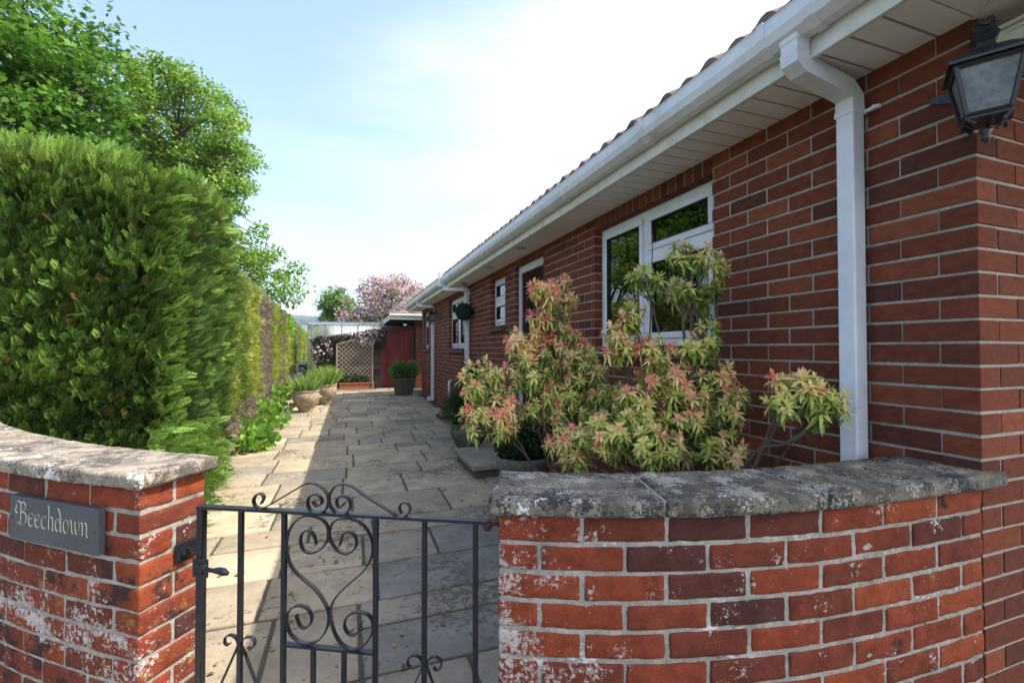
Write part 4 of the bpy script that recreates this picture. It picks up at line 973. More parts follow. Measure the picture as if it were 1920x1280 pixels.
BLADE = ([(-.022, 0, 0), (.022, 0, 0), (-.02, .35, .02), (.02, .35, .02), (-.015, .7, 0), (.015, .7, 0), (0, 1, -.08)], [(0, 1, 3, 2), (2, 3, 5, 4), (4, 5, 6)])
def grassy(parent, c, r, h, n):
    p = np.zeros((n, 3)); a = rng.uniform(0, 6.28, n); q = r * np.sqrt(rng.uniform(0, 1, n)); p[:, 0] = c[0] + q * np.cos(a); p[:, 1] = c[1] + q * np.sin(a); p[:, 2] = c[2]
    ax = np.stack([np.cos(a) * q / r * .6, np.sin(a) * q / r * .6, np.ones(n)], 1) + rng.normal(size=(n, 3)) * .2
    bulk('blades', BLADE[0], BLADE[1], frames(p, ax, rng.uniform(h * .55, h * 1.1, n)), rng.uniform(0, 1, n), M['blade'], parent)
pc = P(575, 772, 9.25); pc.z = 0
t = pot('stone_urn', 'front one of two round stone urns of grassy leaves on the sunlit paving', tuple(pc), urn(.52, .44), M['stone_pot'], .03, seed=1)
for th in (.3, 3.44):
    m = MB(); m.tube([(pc.x + .24 * math.cos(th - .16), pc.y + .24 * math.sin(th - .16), .30), (pc.x + .29 * math.cos(th), pc.y + .29 * math.sin(th), .29), (pc.x + .24 * math.cos(th + .16), pc.y + .24 * math.sin(th + .16), .30)], .022, 8)
    m.build('lug', M['stone_pot'], t, smooth=True)
gt = thing('potted_grassy_plant', 'tuft of upright grassy leaves growing from the front stone urn', 'plant', (pc.x, pc.y, .38)); grassy(gt, (pc.x, pc.y, .40), .17, .40, 380)
pc = P(611, 757, 10.55); pc.z = 0
t = pot('stone_urn', 'rear one of two stone urns, partly hidden behind the front one', tuple(pc), urn(.50, .46), M['stone_pot'], .07, seed=5)
gt = thing('potted_grassy_plant', 'taller tuft of grassy leaves growing from the rear stone urn', 'plant', (pc.x, pc.y, .38)); grassy(gt, (pc.x, pc.y, .42), .18, .50, 450)

pc = P(758, 740, 12.75); pc.z = 0
t = pot('tub_planter', 'large dark ribbed tub planter in front of the red shed door', tuple(pc), [(0, 0), (.22, 0), (.24, .02), (.30, .36), (.32, .40), (.335, .41), (.335, .47), (.31, .475), (.29, .45)], M['barrel'], .0, ribs=.03)
gt = thing('tub_shrub', 'rounded pale green shrub growing in the large tub by the red shed', 'shrub', (pc.x, pc.y, .45)); bush(gt, 'leaves', [((pc.x - .08, pc.y, .62), (.34, .3, .24)), ((pc.x + .15, pc.y, .66), (.28, .25, .2)), ((pc.x, pc.y, .74), (.22, .2, .18)), ((pc.x - .2, pc.y - .05, .78), (.14, .14, .16)), ((pc.x + .22, pc.y, .82), (.12, .12, .14))], M['apple'], LEAFB, .04, 3600, .3, (.15, .3))
m = MB()
for i in range(14): a = i * .45; m.tube([(pc.x, pc.y, .44), (pc.x + .15 * math.cos(a), pc.y + .15 * math.sin(a), .72)], [.006, .003], 4)
m.build('stems', M['twig'], gt)

pc = Vector((1.40, 5.5, 0))
t = pot('rounded_pot', 'round mossy pot on the path against the wall, beyond the doorstep', tuple(pc), urn(.46, .36), M['grey_pot'], .02)
gt = thing('potted_conifer', 'dark upright evergreen growing in the round mossy pot beside the wall', 'shrub', (pc.x, pc.y, .34)); bush(gt, 'leaves', [((pc.x + .05, pc.y, .62), (.26, .24, .3)), ((pc.x + .1, pc.y + .05, .88), (.2, .2, .25)), ((pc.x - .08, pc.y, .52), (.24, .22, .2))], M['dark_shrub'], BLADE, .09, 9000, .3, (.45, .25))
m = MB(); m.tube([(pc.x, pc.y, .3), (pc.x + .06, pc.y, .9)], [.015, .006], 6); m.build('stem', M['twig'], gt)
pc = Vector((1.16, 3.0, 0))
t = pot('wide_bowl_pot', 'pale stone bowl with dark leaves, just behind the curved wall by the doorstep', tuple(pc), [(0, 0), (.13, 0), (.15, .02), (.14, .12), (.17, .3), (.175, .44), (.19, .46), (.195, .52), (.18, .525), (.165, .5)], M['grey_pot'], .01)
gt = thing('potted_small_shrub', 'low dark small-leaved shrub growing in the pale stone bowl', 'shrub', (pc.x, pc.y, .5)); bush(gt, 'leaves', [((pc.x, pc.y + .03, .6), (.2, .2, .12)), ((pc.x + .14, pc.y + .1, .64), (.18, .18, .14))], M['dark_shrub'], LEAFB, .022, 5200, .3, (.35, .25))
m = MB()
for i in range(10): a = i * .63; m.tube([(pc.x, pc.y, .49), (pc.x + .12 * math.cos(a), pc.y + .12 * math.sin(a), .63)], [.004, .002], 4)
m.build('stems', M['twig'], gt)
for (nm, lb, c_, w, h) in (('planter_pot', 'round dark pot holding the pieris in front of the front door', rootA, .48, .34), ('planter_pot', 'round dark pot holding the taller pieris by the large window', rootB, .44, .30)):
    pot(nm, lb, (c_.x, c_.y, 0), urn(w, h), M['grey_pot'], .01)

# ---- conifer sprays for the hedges
def spray_template(n=7):
    """a flat feathery conifer spray: ribs with short side shoots"""
    V = [(-.014, 0, 0), (.014, 0, 0), (0, 1, -.12)]; Fc = [(0, 1, 2)]
    def shoot(x, y, z, a, L_, w):
        b = len(V); dx_, dy_ = math.sin(a), math.cos(a)
        V.extend([(x, y, z), (x + dx_ * L_ * .45 - dy_ * w, y + dy_ * L_ * .45 + dx_ * w, z), (x + dx_ * L_, y + dy_ * L_, z - .10 * L_), (x + dx_ * L_ * .45 + dy_ * w, y + dy_ * L_ * .45 - dx_ * w, z)]); Fc.append((b, b + 3, b + 2, b + 1))
    for i in range(n):
        t_ = .14 + .78 * i / n; L_ = .46 - .30 * t_; z = -.12 * t_ * t_
        for s_ in (-1, 1):
            a = s_ * R(36 + 6 * (i % 2)); shoot(0, t_, z, a, L_, .022)
            for q, da in ((.5, 34), (.55, -30)):
                shoot(math.sin(a) * L_ * q, t_ + math.cos(a) * L_ * q, z - .05 * L_ * q, a + R(da), L_ * .46, .018)
    return V, Fc
SPR = spray_template()
hg = thing('conifer_hedge', 'tall dense dark green clipped conifer hedge block behind the left brick wall', 'hedge', (-2.2, 4.6, 0))
HX0, HX1, HY0, HY1, HZ = -3.5, -1.15, 3.86, 5.1, 2.52
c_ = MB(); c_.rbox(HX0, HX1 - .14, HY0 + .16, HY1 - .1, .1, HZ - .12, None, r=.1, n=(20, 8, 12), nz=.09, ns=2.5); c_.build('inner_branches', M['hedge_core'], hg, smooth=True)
def hedge_sprays(n, face):
    u, v = rng.uniform(0, 1, n), rng.uniform(0, 1, n); w = rng.normal(size=(n, 3)); RC = .26
    if face == 'wall':                             # front, rounded corner, side
        Lf, Lc, Ls = HX1 - RC - HX0, RC * math.pi / 2, HY1 - HY0 - RC; q = u * (Lf + Lc + Ls)
        th = np.clip((q - Lf) / RC, 0, math.pi / 2); k = q > Lf + Lc
        x = np.where(q < Lf, HX0 + q, HX1 - RC + RC * np.sin(th)); y = HY0 + RC - RC * np.cos(th) + np.where(k, q - Lf - Lc, 0)
        p = np.stack([x, y, .04 + (HZ - .04) * v], 1); nm = np.stack([np.sin(th), -np.cos(th), 0 * th], 1); gr = np.stack([.30 - .2 * np.sin(th), -.1 + 0 * th, .62 + 0 * th], 1)
    elif face == 'top': p = np.stack([HX0 + (HX1 - HX0 - .08) * u, HY0 + .05 + (HY1 - HY0) * v, np.full(n, HZ)], 1); nm = np.tile([0, 0, 1.], (n, 1)); gr = np.tile([.25, -.2, .2], (n, 1))
    else: p = np.stack([HX0 + (HX1 - HX0) * u, np.full(n, HY1), .05 + (HZ - .05) * v], 1); nm = np.tile([0, 1., 0], (n, 1)); gr = np.tile([0, 0, .7], (n, 1))
    nz = np.array([mnoise.noise(Vector((q[0] * 1.3, q[1] * 1.3, q[2] * 1.8))) + .7 * mnoise.noise(Vector((q[0] * 4, q[1] * 4, q[2] * 8))) for q in p])
    bulge = .02 * np.sin(np.clip(p[:, 2] / HZ, 0, 1) * math.pi)
    p = p + nm * (nz * .07 + bulge - rng.uniform(0, 1, n) ** 1.4 * .24)[:, None]
    ax = nm * .7 + gr + w * .30; s = rng.uniform(.065, .115, n); s[rng.uniform(0, 1, n) < .06] *= 1.6
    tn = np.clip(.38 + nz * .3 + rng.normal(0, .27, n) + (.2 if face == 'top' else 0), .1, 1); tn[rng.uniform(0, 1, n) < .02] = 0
    tn = np.where((p[:, 2] > HZ - .22) & (tn > .05), np.clip(tn + .28, 0, 1), tn)  # sprays near the top coloured lighter, sunlight put into their tone
    return frames(p, ax, s, up=nm * .7 + np.array([0, 0, .8]) + w * .5), tn
A = [hedge_sprays(k, f_) for k, f_ in ((29000, 'wall'), (7000, 'top'), (900, 'back'))]
n = 3000; u = rng.uniform(0, 1, n); e = rng.integers(0, 4, n); e[e == 3] = 0
p = np.where((e == 0)[:, None], np.stack([HX0 + (HX1 - .3 - HX0) * u, HY0 + rng.uniform(-.04, .2, n), HZ + rng.uniform(-.08, .05, n)], 1), np.where((e == 1)[:, None], np.stack([HX1 + rng.uniform(-.2, .02, n), HY0 + .3 + (HY1 - HY0 - .3) * u, HZ + rng.uniform(-.08, .03, n)], 1), np.stack([HX1 - .12 + rng.uniform(-.08, .06, n), HY0 + rng.uniform(.05, .2, n), .05 + (HZ - .1) * u], 1)))
ax = np.where((e < 2)[:, None], np.array([.25, -.15, 1.]), np.array([.8, -.45, .4])) + rng.normal(size=(n, 3)) * .28
A.append((frames(p, ax, rng.uniform(.09, .17, n)), np.clip(rng.normal(.8, .15, n), 0, 1)))
n = 260; p = np.stack([rng.uniform(-1.25, -.93, n), rng.uniform(3.5, 3.9, n), rng.uniform(.06, .75, n)], 1)
A.append((frames(p, np.array([.8, -.5, .1]) + rng.normal(size=(n, 3)) * .3, rng.uniform(.1, .2, n)), np.clip(rng.normal(.8, .15, n), 0, 1)))
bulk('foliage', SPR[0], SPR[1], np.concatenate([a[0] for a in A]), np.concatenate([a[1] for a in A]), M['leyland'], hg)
tk = MB()
for i in range(5): x = HX0 + .3 + i * .5; tk.tube([(x, 4.7, -.02), (x + .03, 4.7, 1.0), (x, 4.72, 2.2)], [.06, .045, .02], 8)
tk.build('trunk', M['bark'], hg)

# ---- the long lower hedge with yellow and bare brown patches
def hface(y): return -1.28 - (y - 5.4) * .047
h2 = thing('long_clipped_hedge', 'long lower clipped hedge with yellow patches and bare brown gaps beside the path', 'hedge', (-2.0, 15, 0))
c_ = MB(); HT = 2.22
for i in range(30):
    ya, yb = 5.2 + i, 6.2 + i
    c_.add([(hface(ya) - .1, ya, 0), (hface(yb) - .1, yb, 0), (hface(yb) - .14, yb, HT - .1), (hface(ya) - .14, ya, HT - .1), (hface(ya) - 1.2, ya, HT - .1), (hface(yb) - 1.2, yb, HT - .1), (hface(ya) - 1.2, ya, 0), (hface(yb) - 1.2, yb, 0)], [(0, 1, 2, 3), (3, 2, 5, 4), (4, 5, 7, 6)])
c_.build('inner_branches', M['hedge_core2'], h2)
n = 36000; y = 5.1 + 29 * rng.uniform(0, 1, n) ** 1.6; fc = rng.uniform(0, 1, n) < .8; z = np.where(fc, rng.uniform(.05, HT, n), HT); x = -1.28 - (y - 5.4) * .047 - np.where(fc, 0, rng.uniform(0, 1.1, n))
p = np.stack([x, y, z], 1); nz = np.array([mnoise.noise(Vector((0, q[1] * .9, q[2] * .35))) for q in p]); n2 = np.array([mnoise.noise(Vector(q) * 3.1) for q in p])
p[:, 0] += np.where(fc, n2 * .10 - rng.uniform(0, .08, n), 0); p[:, 2] += np.where(fc, 0, n2 * .08)
bare = ((np.abs(y - 9.6) < .9) | (np.abs(y - 13.2) < .5) | (np.abs(y - 20) < .5) | ((z < .55) & (n2 > -.05))) & fc
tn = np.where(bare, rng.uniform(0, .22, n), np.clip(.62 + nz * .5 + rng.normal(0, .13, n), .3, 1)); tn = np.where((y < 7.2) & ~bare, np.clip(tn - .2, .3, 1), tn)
ax = np.where(fc[:, None], np.array([.7, -.1, .6]), np.array([.1, 0, 1.])) + rng.normal(size=(n, 3)) * .5
bulk('foliage', SPR[0][:51], SPR[1][:13], frames(p, ax, rng.uniform(.10, .19, n)), tn, M['hedge2'], h2)
h3 = thing('bright_green_bush', 'bright green leafy bush rising above the long clipped hedge', 'shrub', (-2.5, 15.5, 0))
bush(h3, 'leaves', [((-2.35, 14.8, 2.0), (.75, 1.6, .55)), ((-2.5, 17.0, 1.9), (.7, 1.6, .6))], M['lush'], LEAFB, .10, 5000, .5, (.6, .3))
m = MB()
for i in range(6): m.tube([(-2.5, 14.6 + i * .5, 0), (-2.4, 14.6 + i * .5, 1.9)], [.03, .015], 5)
m.build('stems', M['bark'], h3)

# leafy plants along the bed
ROUND = ([(0, 0, 0), (-.38, .18, .05), (-.5, .55, .02), (-.3, .92, -.05), (0, 1.02, -.08), (.3, .92, -.05), (.5, .55, .02), (.38, .18, .05), (0, .5, -.05)], [(0, 8, 1), (1, 8, 2), (2, 8, 3), (3, 8, 4), (4, 8, 5), (5, 8, 6), (6, 8, 7), (7, 8, 0)])
LB = [('clump of broad bright leaves at the foot of the tall conifer hedge', -1.14, 6.6, .24, .22), ('broad-leaved plant at the hedge foot, second clump from the tall hedge', -1.30, 8.1, .40, .36),
      ('large leafy clump where the bare brown hedge patch begins', -1.50, 10.2, .48, .46), ('leafy clump beside the curving edge of the paving', -1.78, 12.6, .48, .45), ('farthest leafy clump, next to the pale blue flowers', -2.05, 15.2, .45, .40)]
for lb, x, y, r_, h in LB:
    t = thing('border_plant', lb, 'plant', (x, y, 0), group='leafy plants along the hedge foot')
    bush(t, 'leaves', [((x, y, h * .45), (r_, r_ * 1.6, h * .6)), ((x - .15, y + .3, h * .6), (r_, r_, h * .6))], M['lush'], ROUND, .075, 560, .55, (.55, .3), .9)
    m = MB()
    for i in range(9): a = i * .7; m.tube([(x, y, 0), (x + r_ * .6 * math.cos(a), y + r_ * .6 * math.sin(a), h * .7)], [.006, .003], 4)
    m.build('stems', M['lush'], t)
n = 5000; p = np.stack([rng.uniform(-2.3, -1.0, n), rng.uniform(15.8, 21, n), rng.uniform(.1, .33, n)], 1)
tag(bulk('pale_blue_flowers', LEAF4[0], LEAF4[1], frames(p, rng.normal(size=(n, 3)) * .4 + np.array([0, -.3, 1]), rng.uniform(.04, .07, n)), rng.uniform(0, 1, n), M['forgetmenot']), 'drift of small pale blue flowers behind the stone urns', 'flowers', kind='stuff')
n = 4000; p = np.stack([rng.uniform(-2.5, -.9, n), rng.uniform(15.6, 21, n), rng.uniform(.0, .24, n)], 1)
tag(bulk('flower_bed_leaves', LEAF4[0], LEAF4[1], frames(p, rng.normal(size=(n, 3)) * .5 + np.array([0, 0, 1]), rng.uniform(.06, .1, n)), rng.uniform(0, 1, n), M['lush']), 'low green leaves under the pale blue flowers', 'ground cover', kind='stuff')

# ============================================================ TREES
def tree(nm, label, base, crown, mat, leaf, lsize, ncl, per, clr, trunk_r, tone=(.5, .25), seed=1, fork=.35, gap=.0, branch_r=.02):
    t = thing(nm, label, 'tree', tuple(base)); rr = random.Random(seed); base = Vector(base)
    wt = [c_[1][0] * c_[1][1] * c_[1][2] for c_ in crown]; tot_ = sum(wt)
    cl = []
    for (c_, r_), w in zip(crown, wt):
        k = max(4, int(ncl * w / tot_)); cl.append(ell_pts(k, c_, r_, .45))
    cl = np.concatenate(cl); cen = Vector(np.mean([tuple(c_[0]) for c_ in crown], axis=0))
    tb = MB(); zf = base.z + (cen.z - base.z) * fork; top = Vector((cen.x, cen.y, cen.z + .5)); fk = Vector((base.x * .7 + cen.x * .3, base.y * .7 + cen.y * .3, zf))
    main = catmull([base, base.lerp(fk, .5) + Vector((.1, .05, 0)), fk, fk.lerp(top, .5) + Vector((-.15, .1, 0)), top], 6)
    tb.tube(main, [trunk_r * (1 - .85 * i / (len(main) - 1)) for i in range(len(main))], 8); tb.build('trunk', M['bark'], t, smooth=True)
    lb = MB(); nb = 16; hubs = []
    for i in range(nb):                            # limbs to the middle of groups of clusters
        q = Vector(cl[rr.randrange(len(cl))]); s_ = main[rr.randint(len(main) // 3, len(main) - 2)]; e_ = s_.lerp(q, .8)
        c_ = catmull([s_, s_.lerp(e_, .4) + Vector((rr.uniform(-.2, .2), rr.uniform(-.2, .2), .15)), e_], 5)
        lb.tube(c_, [trunk_r * .35 * (1 - .75 * j / (len(c_) - 1)) for j in range(len(c_))], 6); hubs += c_[2:]
    hubs += main[len(main) // 2:]
    H = np.array([tuple(h) for h in hubs])
    for q in cl:
        j = int(np.argmin(np.linalg.norm(H - q, axis=1))); a = Vector(H[j]); b = Vector(q)
        lb.tube([a, a.lerp(b, .5) + Vector((rr.uniform(-.1, .1), rr.uniform(-.1, .1), rr.uniform(0, .12))), b], [branch_r, branch_r * .6, branch_r * .25], 4, cap=False)
    lb.build('limbs', M['bark'], t, smooth=True)
    n = len(cl) * per; ci = np.repeat(np.arange(len(cl)), per); sz = rng.uniform(.6, 1.25, len(cl))
    d = rng.normal(size=(n, 3)); d /= np.linalg.norm(d, axis=1, keepdims=True)
    p = cl[ci] + d * (clr * sz[ci] * rng.uniform(.1, 1, n) ** .6)[:, None] * np.array([1, 1, .62])
    ax = d * .6 + rng.normal(size=(n, 3)) * .6 + np.array([0, 0, -.15]); ctone = rng.normal(0, .14, len(cl))
    bulk('crown', leaf[0], leaf[1], frames(p, ax, rng.uniform(lsize * .7, lsize * 1.3, n), up=np.array([0, 0, 1.]) + rng.normal(size=(n, 3)) * .6), np.clip(rng.normal(tone[0], tone[1], n) + ctone[ci], 0, 1), mat, t)
    return t
MAPLE = ([(0, 0, 0), (-.45, .25, 0), (-.25, .45, -.04), (-.6, .75, -.08), (-.18, .72, -.04), (0, 1.1, -.1), (.18, .72, -.04), (.6, .75, -.08), (.25, .45, -.04), (.45, .25, 0)], [(0, 8, 2), (0, 2, 1), (0, 9, 8), (2, 4, 3), (8, 7, 6), (2, 8, 6, 4), (4, 6, 5)])
def ce(px, py, dep, rx, ry, rd=None):
    k = dep / F; return (P(px, py, dep), (rx * k, (rd or rx) * k, ry * k))
b = P(40, 700, 8.6); b.z = 0
tree('sycamore_tree', 'large dark green sycamore at the top left behind the conifer hedge', b, [ce(20, 60, 8.6, 150, 130), ce(95, 170, 8.6, 100, 90), ce(-120, 120, 8.8, 180, 200), ce(30, 250, 9, 150, 60), ce(150, 190, 8.7, 60, 60), ce(60, 340, 8.6, 160, 80, 120), ce(180, 400, 9.2, 110, 90, 100), ce(70, 60, 8.5, 70, 70)], M['sycamore'], MAPLE, .11, 360, 62, .52, .22, (.5, .25), 3)
b = P(300, 700, 11.5); b.z = 0
tree('young_oak_tree', 'lighter yellow-green open tree behind the hedge, right of the dark sycamore', b, [ce(330, 240, 11.5, 125, 110), ce(270, 150, 11.5, 50, 45), ce(400, 300, 11.5, 75, 90), ce(420, 430, 11.5, 62, 80), ce(250, 330, 12, 130, 120), ce(480, 520, 11.5, 58, 50), ce(540, 545, 11.3, 30, 18), ce(470, 460, 11.5, 45, 45), ce(505, 505, 11.4, 45, 35), ce(440, 340, 11.6, 45, 50), ce(400, 540, 12, 60, 50), ce(300, 440, 9.2, 120, 90, 90), ce(200, 420, 9.0, 100, 90, 80)],
     M['oak'], LEAFB, .066, 430, 135, .40, .18, (.5, .25), 8, fork=.3, branch_r=.024)
b = P(740, 640, 24); b.z = 0
tree('cherry_tree', 'pink blossoming cherry tree behind the greenhouse', b, [ce(740, 565, 24, 62, 45), ce(690, 580, 24, 45, 35), ce(785, 575, 24, 40, 50), ce(725, 535, 24, 35, 24), ce(660, 600, 23, 30, 22), ce(700, 540, 24, 25, 22), ce(775, 535, 24, 25, 25), ce(815, 570, 24, 30, 40)], M['cherry'], LEAFB, .10, 300, 46, .46, .12, (.42, .28), 12, branch_r=.02)
b = P(630, 640, 30); b.z = 0
tree('small_green_tree', 'small round fresh green tree left of the pink cherry, above the greenhouse', b, [ce(632, 570, 30, 30, 30), ce(618, 582, 30, 20, 22), ce(645, 590, 30, 28, 25)], M['apple'], LEAFB, .11, 110, 80, .42, .10, (.5, .28), 14)
b = P(610, 640, 45); b.z = 0

# ============================================================ BACK OF THE YARD
# timber shed with red door
sh = thing('timber_shed', 'dark weatherboarded shed with a red plank door closing off the far end of the yard', 'shed', (.7, 16.2, 0))
SY = 15.55; xL, xm, xR = -.95, 1.02, 2.0
def roofz(x): return 1.62 + (x - xL) / (xR - xL) * .42
m = MB(); rr = random.Random(6); z = 0
while z < 2.0:
    a, b_ = xL, xm
    if z + .13 > 1.62: a = max(xL, xL + (z + .13 - 1.62) / .42 * (xR - xL))
    if a < b_ - .05: m.tone = rr.random(); m.add([(a, SY, z), (b_, SY, z), (b_, SY + .018, z + .14), (a, SY + .018, z + .14), (a, SY + .03, z), (b_, SY + .03, z)], [(0, 1, 2, 3), (0, 4, 5, 1), (3, 2, 5, 4)])
    z += .125
m.box(xL, xL + .03, SY + .02, 16.5, 0, 1.6); m.box(xL, xR, 16.48, 16.5, 0, 1.6); m.box(xR + .02, xR + .05, SY, 16.5, 0, 1.95); m.build('weatherboarding', M['dark_wood'], sh)
m = MB(); x = xm
while x < xR: m.tone = rr.random(); m.rbox(x + .001, min(x + .12, xR) - .001, SY - .02, SY + .01, .06, min(roofz(x), 2.0) - .02, None, r=.003); x += .12
m.box(xm, xR, SY + .012, SY + .03, 0, 2.0); dd = m.build('plank_door', M['red_wood'], sh)
m = MB(); m.box(xR, xR + .06, SY - .03, SY + .02, 0, 2.06); m.box(xm - .05, xm, SY - .025, SY + .02, 0, 1.98); m.build('door_post', M['dark_wood'], sh)
m = MB(); m.rbox(xR - .08, xR - .05, SY - .05, SY - .02, .95, 1.1, None, r=.004); m.build('handle', M['black'], dd)
m = MB(); m.add([(xL - .1, SY - .12, roofz(xL - .1)), (xR + .1, SY - .12, roofz(xR + .1)), (xR + .1, 16.6, roofz(xR + .1) + .08), (xL - .1, 16.6, roofz(xL - .1) + .08), (xL - .1, SY - .12, roofz(xL - .1) - .04), (xR + .1, SY - .12, roofz(xR + .1) - .04)], [(0, 1, 2, 3), (4, 5, 1, 0)])
m.build('felt_roof', M['felt'], sh)
# garage behind the shed
gr = thing('brick_outbuilding', 'low brick outbuilding with tiled roof joining the shed at the far end of the bungalow', 'outbuilding', (3.5, 16, 0))
gfr = lambda s, d, z: (2.08 + s, 15.3 + d, z)
B, Mo = house_bricks(gfr, 0, 3.0, 0, 2.25, 0.013, True, [], seed=77)
w_ = B.build('brick_wall', M['brick_house'], gr); Mo.build('mortar', M['mortar'], w_)
m = MB(); m.box(2.1, 5.0, 15.41, 18, 0, 2.25); m.build('inner_wall', M['dark_room'], gr)
m = MB(); m.rbox(1.25, 5.2, 14.92, 14.95, 2.22, 2.38, None, r=.004); m.rbox(1.22, 1.25, 14.92, 18.0, 2.22, 2.38, None, r=.004); m.build('fascia', M['upvc_cream'], gr)
m = MB(); m.rbox(1.2, 5.2, 14.84, 14.92, 2.33, 2.41, None, r=.02); m.build('gutter', M['upvc'], gr)
m = MB(); rr = random.Random(8)
for k in range(10):
    for j in range(14):
        m.tone = rr.random(); ya = 14.88 + k * .28; za = 2.40 + k * .12; xa = 1.2 + k * .14 + j * .3
        if xa > 5.3: continue
        vs = []
        for i in range(7):
            u = i / 6; h = .03 * max(0, math.sin(math.pi * u)); vs.append((xa + u * .3, ya, za + h + .02)); vs.append((xa + u * .3, ya + .34, za + .135 + h)); vs.append((xa + u * .3, ya, za + h * .6))
        m.add(vs, [q for i in range(6) for q in ((3 * i, 3 * i + 3, 3 * i + 4, 3 * i + 1), (3 * i + 2, 3 * i + 5, 3 * i + 3, 3 * i))])
m.build('roof', M['tile'], gr)
m = MB(); m.add([(1.2, 14.9, 2.39), (5.3, 14.9, 2.39), (5.3, 17.8, 3.6), (2.6, 17.8, 3.6)], [(0, 1, 2, 3)]); m.add([(1.2, 14.9, 2.39), (2.6, 17.8, 3.6), (1.2, 18, 2.39)], [(0, 1, 2)]); m.box(1.25, 5.2, 14.95, 17.9, 2.24, 2.26); m.build('roof_base', M['felt'], gr)

# greenhouse
gh = thing('greenhouse', 'glass greenhouse with a dark metal frame behind the shed, left of the cherry tree', 'greenhouse', (.5, 17.5, 0))
gx0, gx1, gy0, gy1, ge, gz = -1.32, 1.9, 17.0, 18.6, 2.12, 2.24
m = MB(); g2 = MB(); nb = 6
for i in range(nb + 1):
    x = gx0 + (gx1 - gx0) * i / nb
    m.tube([(x, gy0, 0), (x, gy0, ge), (x, (gy0 + gy1) / 2, gz), (x, gy1, ge), (x, gy1, 0)], .016, 4)
    if i < nb:
        x2 = gx0 + (gx1 - gx0) * (i + 1) / nb
        g2.add([(x, gy0, .1), (x2, gy0, .1), (x2, gy0, ge), (x, gy0, ge), (x, (gy0 + gy1) / 2, gz), (x2, (gy0 + gy1) / 2, gz), (x, gy1, ge), (x2, gy1, ge), (x, gy1, .1), (x2, gy1, .1)], [(0, 1, 2, 3), (3, 2, 5, 4), (4, 5, 7, 6), (6, 7, 9, 8)])
for (y, z) in ((gy0, ge), (gy1, ge), ((gy0 + gy1) / 2, gz), (gy0, .08)): m.tube([(gx0, y, z), (gx1, y, z)], .022 if z != gz else .03, 4)
g2.add([(gx0, gy0, .1), (gx0, gy0, ge), (gx0, (gy0 + gy1) / 2, gz), (gx0, gy1, ge), (gx0, gy1, .1)], [(0, 1, 2, 3, 4)])
m.build('frame', M['alu'], gh); g2.build('glazing', M['glass_green'], gh)

# trellis planter
tp = thing('trellis_planter', 'grey wooden lattice panel standing behind a trough at the shed wall', 'trellis', (.2, 15.2, 0))
TX0, TX1, TY, TZ = -.36, .71, 15.25, 1.42; m = MB()
for x in (TX0, TX1): m.rbox(x - .022, x + .022, TY - .022, TY + .022, 0, TZ, None, r=.004)
m.rbox(TX0, TX1, TY - .015, TY + .015, .0, .05, None, r=.004)
arc = [(TX0 + (TX1 - TX0) * i / 16, TY, TZ + .12 * math.sin(math.pi * i / 16)) for i in range(17)]; m.strip(arc, (0, 1, 0), .02, None, .022)
m.rbox(TX0, TX1, TY - .42, TY - .38, .0, .05, None, r=.004); m.rbox(TX0 - .02, TX0 + .02, TY - .40, TY, .20, .24, None, r=.004); m.rbox(TX1 - .02, TX1 + .02, TY - .40, TY, .20, .24, None, r=.004)
for x in (TX0, TX1): m.rbox(x - .02, x + .02, TY - .42, TY - .38, 0, .24, None, r=.004)
m.build('frame', M['trellis'], tp); m = MB(); rr = random.Random(1); sp_ = .118
def clip(a, b_, c0):                               # diagonal slat a*x+z=c0 inside the frame
    pts = []
    for k in range(61):
        x = TX0 + (TX1 - TX0) * k / 60; z = c0 - a * (x - TX0); top = TZ + .12 * math.sin(math.pi * (x - TX0) / (TX1 - TX0))
        if .22 < z < top: pts.append((x, z))
    return pts
for sgn in (1, -1):
    for k in range(-20, 40):
        pts = clip(sgn, 0, k * sp_ * 1.414 / 1.2 + .02)
        if len(pts) > 1:
            m.tone = rr.random(); yo = TY + (.006 if sgn > 0 else -.006)
            (x0_, z0_), (x1_, z1_) = pts[0], pts[-1]; m.strip([(x0_, yo, z0_), (x1_, yo, z1_)], (0, 1, 0), .0055, None, .014)
m.build('lattice', M['trellis'], tp)
tg = thing('terracotta_trough', 'long orange terracotta trough standing in the trellis frame', 'plant trough', (.17, 15.05, 0))
m = MB(); m.rbox(TX0 + .08, TX1 - .08, TY - .36, TY - .1, .04, .22, None, r=.01); m.rbox(TX0 + .06, TX1 - .06, TY - .38, TY - .08, .20, .235, None, r=.008); m.build('trough_body', M['terracotta'], tg)
m = MB(); m.box(TX0 + .08, TX1 - .08, TY - .36, TY - .1, .235, .24); m.build('compost', M['soil'], tg)
gt = thing('trough_plants', 'low green plants filling the terracotta trough', 'plants', (.17, 15.03, .24)); bush(gt, 'leaves', [((-.1, 15.03, .30), (.25, .13, .1)), ((.3, 15.03, .30), (.3, .13, .13)), ((.1, 15.08, .36), (.2, .1, .14))], M['dark_shrub'], LEAFB, .05, 1500, .3, (.7, .25))

